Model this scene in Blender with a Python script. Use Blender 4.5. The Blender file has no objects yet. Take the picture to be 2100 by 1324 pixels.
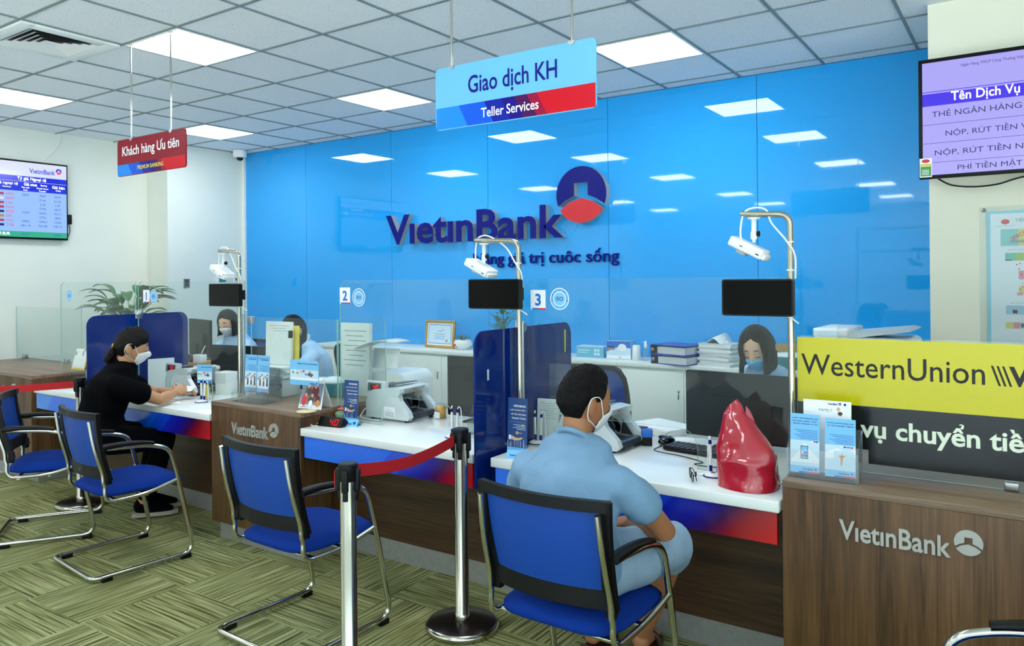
import bpy, bmesh, math, random, unicodedata
from mathutils import Vector, Matrix, noise
random.seed(7)
SC = bpy.context.scene
COL = SC.collection
PI = math.pi

# ------------------------------------------------------------------ camera
cam_data = bpy.data.cameras.new('camera')
cam_data.sensor_width = 36.0
cam_data.lens = 36.0 * 1560.7 / 2100.0
cam_data.shift_y = -(662.0 - 568.3) / 2100.0
cam_data.clip_start = 0.05
cam = bpy.data.objects.new('camera', cam_data)
COL.objects.link(cam)
YAW, ROLL = 0.5949, -0.0091
_f = Vector((-math.sin(YAW), math.cos(YAW), 0)); _r0 = Vector((math.cos(YAW), math.sin(YAW), 0)); _u0 = Vector((0, 0, 1))
_r = _r0 * math.cos(ROLL) + _u0 * math.sin(ROLL); _u = -_r0 * math.sin(ROLL) + _u0 * math.cos(ROLL)
cam.matrix_world = Matrix(((_r.x, _u.x, -_f.x, 0), (_r.y, _u.y, -_f.y, 0), (_r.z, _u.z, -_f.z, 1.58), (0, 0, 0, 1)))
SC.camera = cam

# ------------------------------------------------------------------ world, light level, exposure
world = bpy.data.worlds.new('world'); SC.world = world
world.use_nodes = True
# outside: brightness added below to light the ceiling, dimmed at eye level, sky above
_wn = world.node_tree; _bg = _wn.nodes['Background']; _bg.inputs[1].default_value = 1.0
_tc = _wn.nodes.new('ShaderNodeTexCoord'); _sx = _wn.nodes.new('ShaderNodeSeparateXYZ'); _mr = _wn.nodes.new('ShaderNodeMapRange'); _rp = _wn.nodes.new('ShaderNodeValToRGB')
_mr.inputs['From Min'].default_value = -1.0; _mr.inputs['From Max'].default_value = 1.0
_wn.links.new(_tc.outputs['Generated'], _sx.inputs[0]); _wn.links.new(_sx.outputs['Z'], _mr.inputs['Value']); _wn.links.new(_mr.outputs[0], _rp.inputs[0]); _wn.links.new(_rp.outputs[0], _bg.inputs[0])
_e = _rp.color_ramp.elements; _e[0].position = 0.0; _e[0].color = (6.0, 6.3, 6.6, 1); _e[1].position = 1.0; _e[1].color = (3.0, 3.8, 5.0, 1)
for _p, _c in ((0.44, (6.0, 6.3, 6.6, 1)), (0.475, (0.7, 0.85, 0.9, 1)), (0.56, (0.7, 0.85, 0.9, 1)), (0.66, (2.4, 3.0, 3.8, 1))):
    _k = _e.new(_p); _k.color = _c
PANEL_POWER = 11.0          # radiance of the ceiling light panels
SC.view_settings.view_transform = 'Standard'
SC.view_settings.look = 'None'
SC.view_settings.gamma = 1.0
SC.view_settings.use_curve_mapping = False
SC.view_settings.exposure = 0.7

# ------------------------------------------------------------------ materials
def lin(h):
    h = h.lstrip('#')
    v = [int(h[i:i + 2], 16) / 255 for i in (0, 2, 4)]
    return tuple(x / 12.92 if x <= 0.04045 else ((x + 0.055) / 1.055) ** 2.4 for x in v) + (1.0,)

MATS = {}
def nd(nt, kind, **kw):
    n = nt.nodes.new(kind)
    for k, v in kw.items():
        setattr(n, k, v)
    return n

def mat(name, hexc, rough=0.5, metal=0.0, spec=0.5, noise_amt=0.0, noise_scale=20.0, bump=0.0, bump_scale=200.0, alpha=1.0, coat=0.0, emit=None, emit_s=0.0, stretch=None, sub=0.0):
    """one principled material with an optional procedural colour variation and bump"""
    if name in MATS:
        return MATS[name]
    m = bpy.data.materials.new(name); m.use_nodes = True
    nt = m.node_tree; b = nt.nodes['Principled BSDF']
    col = lin(hexc)
    b.inputs['Base Color'].default_value = col
    b.inputs['Roughness'].default_value = rough
    b.inputs['Metallic'].default_value = metal
    b.inputs['Specular IOR Level'].default_value = spec
    b.inputs['Alpha'].default_value = alpha
    b.inputs['Coat Weight'].default_value = coat
    if sub:
        b.inputs['Subsurface Weight'].default_value = sub
        b.inputs['Subsurface Radius'].default_value = (0.012, 0.005, 0.003)
    if emit:
        b.inputs['Emission Color'].default_value = lin(emit)
        b.inputs['Emission Strength'].default_value = emit_s
    if noise_amt or bump:
        tc = nd(nt, 'ShaderNodeTexCoord'); vec = tc.outputs['Object']
        if stretch:
            mp = nd(nt, 'ShaderNodeMapping'); mp.inputs['Scale'].default_value = stretch
            nt.links.new(vec, mp.inputs['Vector']); vec = mp.outputs[0]
    if noise_amt:
        nz = nd(nt, 'ShaderNodeTexNoise'); nz.inputs['Scale'].default_value = noise_scale; nz.inputs['Detail'].default_value = 5
        nt.links.new(vec, nz.inputs['Vector'])
        rp = nd(nt, 'ShaderNodeValToRGB')
        rp.color_ramp.elements[0].position = 0.3; rp.color_ramp.elements[1].position = 0.7
        rp.color_ramp.elements[0].color = tuple(c * (1 - noise_amt) for c in col[:3]) + (1,)
        rp.color_ramp.elements[1].color = tuple(min(1, c * (1 + noise_amt)) for c in col[:3]) + (1,)
        nt.links.new(nz.outputs['Fac'], rp.inputs['Fac']); nt.links.new(rp.outputs[0], b.inputs['Base Color'])
    if bump:
        n2 = nd(nt, 'ShaderNodeTexNoise'); n2.inputs['Scale'].default_value = bump_scale; n2.inputs['Detail'].default_value = 4
        nt.links.new(vec, n2.inputs['Vector'])
        bp = nd(nt, 'ShaderNodeBump'); bp.inputs['Strength'].default_value = bump; bp.inputs['Distance'].default_value = 0.01
        nt.links.new(n2.outputs['Fac'], bp.inputs['Height']); nt.links.new(bp.outputs[0], b.inputs['Normal'])
    MATS[name] = m
    return m

def glass_mat(name, tint, gloss=1.0, haze=0.0):
    """thin clear sheet: lets light through, mirrors by Fresnel"""
    m = bpy.data.materials.new(name); m.use_nodes = True
    nt = m.node_tree; nt.nodes.clear()
    out = nd(nt, 'ShaderNodeOutputMaterial'); mix = nd(nt, 'ShaderNodeMixShader'); tr = nd(nt, 'ShaderNodeBsdfTransparent')
    gl = nd(nt, 'ShaderNodeBsdfGlossy'); tr.inputs[0].default_value = lin(tint); gl.inputs['Roughness'].default_value = 0.02
    # Schlick reflectance, the same from both sides of the sheet
    ge = nd(nt, 'ShaderNodeNewGeometry'); dt = nd(nt, 'ShaderNodeVectorMath', operation='DOT_PRODUCT'); ab = nd(nt, 'ShaderNodeMath', operation='ABSOLUTE')
    om = nd(nt, 'ShaderNodeMath', operation='SUBTRACT'); om.inputs[0].default_value = 1.0; pw = nd(nt, 'ShaderNodeMath', operation='POWER'); pw.inputs[1].default_value = 5.0
    mu = nd(nt, 'ShaderNodeMath', operation='MULTIPLY_ADD'); mu.inputs[1].default_value = 0.9; mu.inputs[2].default_value = 0.028 * gloss
    nt.links.new(ge.outputs['Incoming'], dt.inputs[0]); nt.links.new(ge.outputs['Normal'], dt.inputs[1]); nt.links.new(dt.outputs['Value'], ab.inputs[0])
    nt.links.new(ab.outputs[0], om.inputs[1]); nt.links.new(om.outputs[0], pw.inputs[0]); nt.links.new(pw.outputs[0], mu.inputs[0]); nt.links.new(mu.outputs[0], mix.inputs[0]); nt.links.new(gl.outputs[0], mix.inputs[2])
    src = tr.outputs[0]
    if haze:
        df = nd(nt, 'ShaderNodeBsdfDiffuse'); df.inputs[0].default_value = (0.8, 0.87, 0.87, 1); mh = nd(nt, 'ShaderNodeMixShader'); mh.inputs[0].default_value = haze
        nt.links.new(src, mh.inputs[1]); nt.links.new(df.outputs[0], mh.inputs[2]); src = mh.outputs[0]
    nt.links.new(src, mix.inputs[1]); nt.links.new(mix.outputs[0], out.inputs[0])
    MATS[name] = m
    return m

def emit_mat(name, hexc, s):
    m = bpy.data.materials.new(name); m.use_nodes = True
    nt = m.node_tree; nt.nodes.clear()
    o = nd(nt, 'ShaderNodeOutputMaterial'); e = nd(nt, 'ShaderNodeEmission')
    e.inputs[0].default_value = lin(hexc); e.inputs[1].default_value = s
    nt.links.new(e.outputs[0], o.inputs[0]); MATS[name] = m
    return m

def screen_mat(name, hexc, s):
    """lit screen surface with a glossy front"""
    return mat(name, '#050508', rough=0.12, emit=hexc, emit_s=s)

def wood_mat(name, c0, c1, c2, axis, rough=0.42):
    m = bpy.data.materials.new(name); m.use_nodes = True
    nt = m.node_tree; b = nt.nodes['Principled BSDF']; b.inputs['Roughness'].default_value = rough
    tc = nd(nt, 'ShaderNodeTexCoord'); mp = nd(nt, 'ShaderNodeMapping')
    s = [14.0, 14.0, 14.0]; s[axis] = 0.5
    mp.inputs['Scale'].default_value = s
    nt.links.new(tc.outputs['Object'], mp.inputs['Vector'])
    n1 = nd(nt, 'ShaderNodeTexNoise'); n1.inputs['Scale'].default_value = 1.1; n1.inputs['Detail'].default_value = 7; n1.inputs['Distortion'].default_value = 0.6
    n2 = nd(nt, 'ShaderNodeTexNoise'); n2.inputs['Scale'].default_value = 9.0; n2.inputs['Detail'].default_value = 3
    nt.links.new(mp.outputs[0], n1.inputs['Vector']); nt.links.new(mp.outputs[0], n2.inputs['Vector'])
    mx = nd(nt, 'ShaderNodeMath', operation='MULTIPLY_ADD'); mx.inputs[1].default_value = 0.45
    nt.links.new(n2.outputs['Fac'], mx.inputs[0])
    m2 = nd(nt, 'ShaderNodeMath', operation='MULTIPLY'); m2.inputs[1].default_value = 0.62
    nt.links.new(n1.outputs['Fac'], m2.inputs[0]); nt.links.new(m2.outputs[0], mx.inputs[2])
    rp = nd(nt, 'ShaderNodeValToRGB'); e = rp.color_ramp.elements
    e[0].position = 0.38; e[0].color = lin(c0); e[1].position = 0.68; e[1].color = lin(c2)
    k = e.new(0.52); k.color = lin(c1)
    nt.links.new(mx.outputs[0], rp.inputs['Fac']); nt.links.new(rp.outputs[0], b.inputs['Base Color'])
    MATS[name] = m
    return m

def carpet_mat():
    """carpet tiles half a metre square, ribs turned a quarter from tile to tile"""
    m = bpy.data.materials.new('carpet'); m.use_nodes = True
    nt = m.node_tree; b = nt.nodes['Principled BSDF']; b.inputs['Roughness'].default_value = 0.95; b.inputs['Specular IOR Level'].default_value = 0.1
    tc = nd(nt, 'ShaderNodeTexCoord')
    ck = nd(nt, 'ShaderNodeTexChecker'); ck.inputs['Scale'].default_value = 2.0
    ck.inputs[1].default_value = (1, 1, 1, 1); ck.inputs[2].default_value = (0, 0, 0, 1)
    off = nd(nt, 'ShaderNodeMapping'); off.inputs['Location'].default_value = (0.13, 0.21, 0.05)
    nt.links.new(tc.outputs['Object'], off.inputs['Vector']); nt.links.new(off.outputs[0], ck.inputs['Vector'])
    def ribs(sc):
        mp = nd(nt, 'ShaderNodeMapping'); mp.inputs['Scale'].default_value = sc
        nt.links.new(tc.outputs['Object'], mp.inputs['Vector'])
        nz = nd(nt, 'ShaderNodeTexNoise'); nz.inputs['Scale'].default_value = 1.0; nz.inputs['Detail'].default_value = 3; nz.inputs['Roughness'].default_value = 0.65
        nt.links.new(mp.outputs[0], nz.inputs['Vector'])
        return nz.outputs['Fac']
    a = ribs((85, 2.0, 1)); c = ribs((2.0, 85, 1))
    mx = nd(nt, 'ShaderNodeMix', data_type='FLOAT')
    nt.links.new(ck.outputs['Fac'], mx.inputs[0]); nt.links.new(a, mx.inputs[2]); nt.links.new(c, mx.inputs[3])
    rp = nd(nt, 'ShaderNodeValToRGB'); e = rp.color_ramp.elements
    e[0].position = 0.36; e[0].color = lin('#4c4e2f'); e[1].position = 0.66; e[1].color = lin('#b5ba8c')
    k = e.new(0.5); k.color = lin('#8b9060')
    nt.links.new(mx.outputs[0], rp.inputs['Fac'])
    big = nd(nt, 'ShaderNodeTexNoise'); big.inputs['Scale'].default_value = 1.6; big.inputs['Detail'].default_value = 3
    nt.links.new(tc.outputs['Object'], big.inputs['Vector'])
    rb = nd(nt, 'ShaderNodeValToRGB'); rb.color_ramp.elements[0].position = 0.35; rb.color_ramp.elements[1].position = 0.65
    rb.color_ramp.elements[0].color = (0.80, 0.74, 0.66, 1); rb.color_ramp.elements[1].color = (1, 1, 1, 1)
    nt.links.new(big.outputs['Fac'], rb.inputs['Fac'])
    ml = nd(nt, 'ShaderNodeMix', data_type='RGBA', blend_type='MULTIPLY'); ml.inputs[0].default_value = 1.0
    nt.links.new(rp.outputs[0], ml.inputs[6]); nt.links.new(rb.outputs[0], ml.inputs[7])
    nt.links.new(ml.outputs[2], b.inputs['Base Color'])
    bp = nd(nt, 'ShaderNodeBump'); bp.inputs['Strength'].default_value = 0.5; bp.inputs['Distance'].default_value = 0.006
    nt.links.new(mx.outputs[0], bp.inputs['Height']); nt.links.new(bp.outputs[0], b.inputs['Normal'])
    return m

def ceiling_mat():
    m = bpy.data.materials.new('ceiling_tile'); m.use_nodes = True
    nt = m.node_tree; b = nt.nodes['Principled BSDF']; b.inputs['Roughness'].default_value = 0.95
    tc = nd(nt, 'ShaderNodeTexCoord')
    nz = nd(nt, 'ShaderNodeTexNoise'); nz.inputs['Scale'].default_value = 90; nz.inputs['Detail'].default_value = 2
    nt.links.new(tc.outputs['Object'], nz.inputs['Vector'])
    rp = nd(nt, 'ShaderNodeValToRGB'); e = rp.color_ramp.elements
    e[0].position = 0.27; e[0].color = lin('#8d958f'); e[1].position = 0.36; e[1].color = lin('#eef2f4')
    nt.links.new(nz.outputs['Fac'], rp.inputs['Fac']); nt.links.new(rp.outputs[0], b.inputs['Base Color'])
    return m

M_CARPET = carpet_mat(); M_CEIL = ceiling_mat()
M_GRID = mat('ceiling_bar', '#7f8b8d', rough=0.5)  # pale bars drawn mid grey, the shadow gap beside them put into the colour
M_WALL = mat('wall_paint', '#e9ecdf', rough=0.8, noise_amt=0.02, noise_scale=3)
M_WALLC = mat('column_paint', '#e6e6d2', rough=0.8, noise_amt=0.02, noise_scale=3)
M_BLUEWALL = mat('blue_back_painted_glass', '#24a6f2', rough=0.03, spec=0.62)
M_SEAM = mat('dark_seam', '#14507f', rough=0.5)
M_WOOD = wood_mat('walnut_vertical', '#33210f', '#563a1f', '#6f5031', 2)
M_WOODTOP = wood_mat('walnut_top', '#5e4836', '#7c6552', '#937c68', 0)
M_WOODH = wood_mat('walnut_horizontal', '#2c1b0c', '#452e1b', '#5a4029', 0)
M_WHITE = mat('white_counter_stone', '#eef2ee', rough=0.12, spec=0.5)
M_CAB = mat('white_cabinet', '#e8eeea', rough=0.35)
M_ALU = mat('brushed_plinth', '#a9aaa8', rough=0.45, metal=0.6, noise_amt=0.08, noise_scale=40)
M_CHROME = mat('chrome_tube', '#c9c7bd', rough=0.12, metal=1.0)
M_STEEL = mat('polished_steel', '#bdb9aa', rough=0.16, metal=1.0)
M_LOGO = mat('silver_letter', '#b9b8b0', rough=0.4, metal=0.35)
M_SATIN = mat('satin_steel', '#b9bcbc', rough=0.32, metal=1.0)
M_BLACK = mat('black_plastic', '#0a0b0e', rough=0.42, spec=0.25)
M_BLACKG = mat('black_gloss', '#040406', rough=0.08)
M_SCREENOFF = mat('switched_off_screen', '#010102', rough=0.05, spec=0.14)
M_RUBBER = mat('black_rubber', '#0a0a0b', rough=0.8)
M_FABRIC = mat('blue_seat_fabric', '#072f84', rough=0.9, spec=0.15, noise_amt=0.12, noise_scale=400, bump=0.25, bump_scale=700)
M_MESH = mat('blue_mesh', '#1248a4', rough=0.45, spec=0.3, noise_amt=0.2, noise_scale=500, alpha=0.86)
M_RED = mat('red_belt', '#c00a16', rough=0.7, bump=0.1, bump_scale=300)
M_GLASS = glass_mat('clear_glass', '#f9fdfb', gloss=1.0, haze=0.012)
M_GEDGE = mat('green_glass_edge', '#9fd0bd', rough=0.15, emit=None, alpha=0.75)
M_ACRYL = glass_mat('clear_acrylic', '#fafcfc', gloss=1.3, haze=0.05)
M_AEDGE = mat('acrylic_edge', '#d8e6e8', rough=0.15, alpha=0.7)
M_DIVBLUE = mat('blue_divider_glass', '#032272', rough=0.04, spec=0.4, alpha=0.97)
M_NAVY = mat('navy_letter', '#020d7a', rough=0.3, spec=0.2)
M_NAVYP = mat('navy_print', '#0a1880', rough=0.5, spec=0.2)
M_WHITEP = mat('white_print', '#f6f8fa', rough=0.5)
M_BLACKP = mat('black_print', '#12120c', rough=0.5)
M_GREYP = mat('grey_print', '#7c8794', rough=0.6)
M_REDP = mat('red_print', '#d8202c', rough=0.4)
M_YELP = mat('yellow_print', '#f0d84c', rough=0.5)
M_SKYP = mat('sky_print', '#7cc6f4', rough=0.35)
M_PALEP = mat('pale_blue_print', '#cfe6f6', rough=0.4)
M_BLUEP = mat('blue_print', '#1f6fd0', rough=0.4)
M_ORANGEP = mat('orange_print', '#d88a4a', rough=0.5)
M_SKINP = mat('skin_print', '#e0b493', rough=0.5)
M_GREENP = mat('green_print', '#4f9a58', rough=0.5)
M_BROWNP = mat('brown_print', '#5a3d2c', rough=0.5)
M_PINKP = mat('pink_print', '#d9868f', rough=0.5)
M_PAPER = mat('paper', '#eef0ee', rough=0.8, noise_amt=0.03, noise_scale=30)
M_PAPER2 = mat('grey_paper', '#cfd6da', rough=0.8, noise_amt=0.06, noise_scale=60, stretch=(1, 1, 60))
M_WHITEPL = mat('white_plastic', '#eceeec', rough=0.3)
M_GREYPL = mat('grey_plastic', '#5a646e', rough=0.4)
M_LGREY = mat('light_grey_plastic', '#c3ccd0', rough=0.35)
M_DGREY = mat('dark_grey_plastic', '#33383e', rough=0.3)
M_TEAL = mat('teal_card', '#1c6d76', rough=0.5)
M_GOLD = mat('gilt_frame', '#c9973f', rough=0.35, metal=0.5, noise_amt=0.2, noise_scale=150, bump=0.4, bump_scale=160)
M_LED = emit_mat('red_led', '#ff1414', 1.5)
M_PANEL = emit_mat('light_panel', '#f3f9ff', PANEL_POWER)
# ------------------------------------------------------------------ mesh helpers
class MB:
    """collects shapes into one mesh object"""
    def __init__(s):
        s.v = []; s.f = []; s.m = []; s.sm = []
    def add(s, vs, fs, mi=0, smooth=False):
        o = len(s.v); s.v += [Vector(v) for v in vs]
        for f in fs:
            s.f.append([i + o for i in f]); s.m.append(mi); s.sm.append(smooth)
        return s
    def box(s, x0, x1, y0, y1, z0, z1, mi=0, bev=0.0, T=None, seg=2):
        bm = bmesh.new(); bmesh.ops.create_cube(bm, size=1.0)
        for v in bm.verts:
            v.co = Vector(((x0 + x1) / 2 + v.co.x * (x1 - x0), (y0 + y1) / 2 + v.co.y * (y1 - y0), (z0 + z1) / 2 + v.co.z * (z1 - z0)))
        if bev:
            bmesh.ops.bevel(bm, geom=list(bm.edges), offset=bev, segments=seg, affect='EDGES', profile=0.5, clamp_overlap=True)
        return s.bm(bm, mi, bool(bev), T)
    def bm(s, bm, mi=0, smooth=False, T=None):
        bm.verts.ensure_lookup_table(); bmesh.ops.recalc_face_normals(bm, faces=bm.faces)
        vs = [(T @ v.co) if T else v.co.copy() for v in bm.verts]
        bm.verts.index_update()
        s.add(vs, [[v.index for v in f.verts] for f in bm.faces], mi, smooth); bm.free(); return s
    def rings(s, rings, mi=0, smooth=True, caps=True, closed=False):
        n = len(rings[0]); vs = [p for r in rings for p in r]; fs = []
        R = len(rings)
        for i in range(R if closed else R - 1):
            a = i * n; b = ((i + 1) % R) * n
            for j in range(n):
                k = (j + 1) % n; fs.append([a + j, a + k, b + k, b + j])
        s.add(vs, fs, mi, smooth)
        if caps and not closed:
            s.add(rings[0], [list(range(n))[::-1]], mi, False); s.add(rings[-1], [list(range(n))], mi, False)
        return s
    def tube(s, pts, r, seg=10, mi=0, closed=False, caps=True):
        pts = [Vector(p) for p in pts]; n = len(pts); rs = r if isinstance(r, (list, tuple)) else [r] * n
        rings = []; up = None
        for i in range(n):
            if closed:
                t = (pts[(i + 1) % n] - pts[i - 1]).normalized()
            else:
                t = (pts[min(i + 1, n - 1)] - pts[max(i - 1, 0)]).normalized()
            if up is None:
                up = Vector((0, 0, 1)) if abs(t.z) < 0.9 else Vector((1, 0, 0))
            a = t.cross(up).normalized(); b = a.cross(t).normalized(); up = b
            rings.append([pts[i] + (a * math.cos(2 * PI * k / seg) + b * math.sin(2 * PI * k / seg)) * rs[i] for k in range(seg)])
        return s.rings(rings, mi, True, caps, closed)
    def lathe(s, prof, c=(0, 0, 0), seg=24, mi=0, T=None):
        rings = [[Vector((c[0] + r * math.cos(2 * PI * k / seg), c[1] + r * math.sin(2 * PI * k / seg), c[2] + z)) for k in range(seg)] for r, z in prof]
        if T: rings = [[T @ p for p in r] for r in rings]
        return s.rings(rings, mi, True, True)
    def prism(s, outline, d, T=None, mi=0, edge_mi=None, z0=0.0):
        """outline in local xy, extruded along local z"""
        n = len(outline); vs = [Vector((x, y, z0)) for x, y in outline] + [Vector((x, y, z0 + d)) for x, y in outline]
        if T: vs = [T @ v for v in vs]
        s.add(vs, [list(range(n))[::-1], list(range(n, 2 * n))], mi)
        s.add(vs, [[i, (i + 1) % n, n + (i + 1) % n, n + i] for i in range(n)], mi if edge_mi is None else edge_mi)
        return s
    def sphere(s, c, r, mi=0, u=16, v=10, T=None):
        rr = r if isinstance(r, (tuple, list, Vector)) else (r, r, r)
        bm = bmesh.new(); bmesh.ops.create_uvsphere(bm, u_segments=u, v_segments=v, radius=1)
        for q in bm.verts: q.co = Vector((c[0] + q.co.x * rr[0], c[1] + q.co.y * rr[1], c[2] + q.co.z * rr[2]))
        return s.bm(bm, mi, True, T)
    def quad(s, a, b, c, d, mi=0):
        return s.add([a, b, c, d], [[0, 1, 2, 3]], mi)
    def build(s, name, mats, parent=None, T=None, autosmooth=True):
        me = bpy.data.meshes.new(name)
        vs = [(T @ v) if T else v for v in s.v]
        me.from_pydata([tuple(v) for v in vs], [], s.f)
        mats = mats if isinstance(mats, (list, tuple)) else [mats]
        for m in mats: me.materials.append(m)
        for p, mi, sm in zip(me.polygons, s.m, s.sm):
            p.material_index = mi; p.use_smooth = sm
        me.update()
        return link(name, me, parent)

def link(name, me, parent=None):
    o = bpy.data.objects.new(name, me); COL.objects.link(o)
    if parent: o.parent = parent
    return o
def tag(o, label, cat, group=None, kind=None):
    o['label'] = label; o['category'] = cat
    if group: o['group'] = group
    if kind: o['kind'] = kind
    return o
def thing(name, label, cat, loc=(0, 0, 0), rz=0.0, group=None):
    o = bpy.data.objects.new(name, None); COL.objects.link(o)
    o.empty_display_size = 0.1; o.location = loc; o.rotation_euler = (0, 0, rz)
    return tag(o, label, cat, group)
def struct(o):
    o['kind'] = 'structure'; return o
def plab(o, s):
    o['label'] = s; return o
def dup(root, loc, rz, label, group=None):
    """a copy of a thing with copies of its parts and their sub-parts"""
    r = root.copy(); COL.objects.link(r); r.location = loc; r.rotation_euler = (0, 0, rz); r['label'] = label
    if group: r['group'] = group
    for ch in list(root.children):
        c = ch.copy(); COL.objects.link(c); c.parent = r
        for g in list(ch.children):
            d = g.copy(); COL.objects.link(d); d.parent = c
    return r
def TR(x=0, y=0, z=0, rz=0.0, rx=0.0, ry=0.0):
    return Matrix.Translation((x, y, z)) @ Matrix.Rotation(rz, 4, 'Z') @ Matrix.Rotation(ry, 4, 'Y') @ Matrix.Rotation(rx, 4, 'X')
# local xy drawing plane -> upright plane facing -Y  (x stays x, y becomes z, local z points to the viewer side -Y)
UP = Matrix(((1, 0, 0, 0), (0, 0, -1, 0), (0, 1, 0, 0), (0, 0, 0, 1)))
def front(x, y, z, rz=0.0, tilt=0.0):
    return Matrix.Translation((x, y, z)) @ Matrix.Rotation(rz, 4, 'Z') @ Matrix.Rotation(tilt, 4, 'X') @ UP
def rrect(x0, x1, y0, y1, r, n=5, corners=(1, 1, 1, 1)):
    """rounded rectangle; corners: lower-left, lower-right, upper-right, upper-left"""
    o = []
    for (cx, cy, a, on) in ((x0 + r, y0 + r, PI, corners[0]), (x1 - r, y0 + r, 1.5 * PI, corners[1]), (x1 - r, y1 - r, 0, corners[2]), (x0 + r, y1 - r, 0.5 * PI, corners[3])):
        if on:
            o += [(cx + r * math.cos(a + 0.5 * PI * k / n), cy + r * math.sin(a + 0.5 * PI * k / n)) for k in range(n + 1)]
        else:
            o.append((x0 if cx < (x0 + x1) / 2 else x1, y0 if cy < (y0 + y1) / 2 else y1))
    return o
def arc(cx, cy, r, a0, a1, n=10):
    return [(cx + r * math.cos(a0 + (a1 - a0) * k / n), cy + r * math.sin(a0 + (a1 - a0) * k / n)) for k in range(n + 1)]
def smooth_path(pts, radii, n=5):
    """polyline with filleted corners"""
    pts = [Vector(p) for p in pts]; out = [pts[0]]
    for i in range(1, len(pts) - 1):
        r = radii[i - 1] if isinstance(radii, (list, tuple)) else radii
        a = (pts[i - 1] - pts[i]); b = (pts[i + 1] - pts[i])
        d = min(r, a.length * 0.45, b.length * 0.45)
        p0 = pts[i] + a.normalized() * d; p1 = pts[i] + b.normalized() * d
        for k in range(n + 1):
            t = k / n; out.append(p0 * (1 - t) ** 2 + pts[i] * 2 * t * (1 - t) + p1 * t * t)
    out.append(pts[-1]); return out
def catmull(pts, n=6):
    pts = [Vector(p) for p in pts]; out = []
    for i in range(len(pts) - 1):
        p0 = pts[max(i - 1, 0)]; p1 = pts[i]; p2 = pts[i + 1]; p3 = pts[min(i + 2, len(pts) - 1)]
        for k in range(n):
            t = k / n
            out.append(0.5 * ((2 * p1) + (p2 - p0) * t + (2 * p0 - 5 * p1 + 4 * p2 - p3) * t * t + (3 * p1 - p0 - 3 * p2 + p3) * t ** 3))
    out.append(pts[-1]); return out

# ------------------------------------------------------------------ lettering
def glyphs_plain(s, ext=0.0, bold=0.0):
    cu = bpy.data.curves.new('lettering', 'FONT'); cu.body = s; cu.size = 1.0; cu.extrude = ext; cu.offset = bold; cu.resolution_u = 3
    o = bpy.data.objects.new('lettering', cu); COL.objects.link(o)
    bpy.context.view_layer.update()
    me = bpy.data.meshes.new_from_object(o.evaluated_get(bpy.context.evaluated_depsgraph_get()))
    vs = [v.co.copy() for v in me.vertices]; fs = [list(p.vertices) for p in me.polygons]
    bpy.data.objects.remove(o); bpy.data.curves.remove(cu); bpy.data.meshes.remove(me)
    return vs, fs
_GC = {}
TONES = {'\u0301': 'acute', '\u0300': 'grave', '\u0309': 'hook', '\u0303': 'tilde', '\u0323': 'dot'}
def split_tones(s):
    """plain letters that every face has, and the tone marks to be added: (index, mark)"""
    out = ''; marks = []
    for ch in s:
        if ch in 'ĐđƯưƠơ':
            marks.append((len(out), {'Đ': 'bar', 'đ': 'dbar'}.get(ch, 'horn'))); out += {'Đ': 'D', 'đ': 'd', 'Ư': 'U', 'ư': 'u', 'Ơ': 'O', 'ơ': 'o'}[ch]
        elif 0x1EA0 <= ord(ch) <= 0x1EF9:
            d = unicodedata.normalize('NFD', ch); base = d[0]; keep = ''
            for q in d[1:]:
                if q in TONES: marks.append((len(out), TONES[q]))
                else: keep += q
            if '\u031b' in keep: marks.append((len(out), 'horn')); keep = keep.replace('\u031b', '')
            out += unicodedata.normalize('NFC', base + keep)
        else: out += ch
    return out, marks
def mark_shape(kind, cx, top, hat, bold, w=0.5):
    t = .045 + bold
    if kind == 'bar': return [(cx - w / 2 - .10, top * .5 - t * .7), (cx - w / 2 + .16, top * .5 - t * .7), (cx - w / 2 + .16, top * .5 + t * .7), (cx - w / 2 - .10, top * .5 + t * .7)]
    if kind == 'dbar': return [(cx + w / 2 - .22, top - .15), (cx + w / 2 + .09, top - .15), (cx + w / 2 + .09, top - .15 + t * 1.3), (cx + w / 2 - .22, top - .15 + t * 1.3)]
    if kind == 'horn': return [(cx + w / 2 - .10, top - .06), (cx + w / 2 + .02, top - .01), (cx + w / 2 + .03, top + .10), (cx + w / 2 + .03 + t * 1.6, top + .10), (cx + w / 2 + .02 + t * 1.4, top - .03), (cx + w / 2 - .02, top - .10), (cx + w / 2 - .10, top - .12)]
    if kind == 'dot': return [(cx + (.062 + bold) * math.cos(a * PI / 5), -.135 + (.062 + bold) * math.sin(a * PI / 5)) for a in range(10)]
    if hat: cx += .10; top -= .06
    b = top + .035
    if kind == 'acute': return [(cx - .07, b), (cx - .07 + 1.3 * t, b), (cx + .10, b + .15), (cx + .10 - 1.9 * t, b + .15)]
    if kind == 'grave':
        if hat: cx -= .20
        return [(cx + .07 - 1.3 * t, b), (cx + .07, b), (cx - .10 + 1.9 * t, b + .15), (cx - .10, b + .15)]
    if kind == 'hook': return [(cx - .02, b), (cx + t, b), (cx + t, b + .045), (cx + .085, b + .085), (cx + .085, b + .14), (cx + .03, b + .185), (cx - .06, b + .175), (cx - .06, b + .13), (cx + .01, b + .14), (cx + .03, b + .115), (cx - .02, b + .07)]
    return [(cx - .13, b), (cx - .05, b + .05), (cx + .05, b), (cx + .13, b + .06), (cx + .13, b + .13), (cx + .05, b + .07), (cx - .05, b + .12), (cx - .13, b + .07)]
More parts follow.
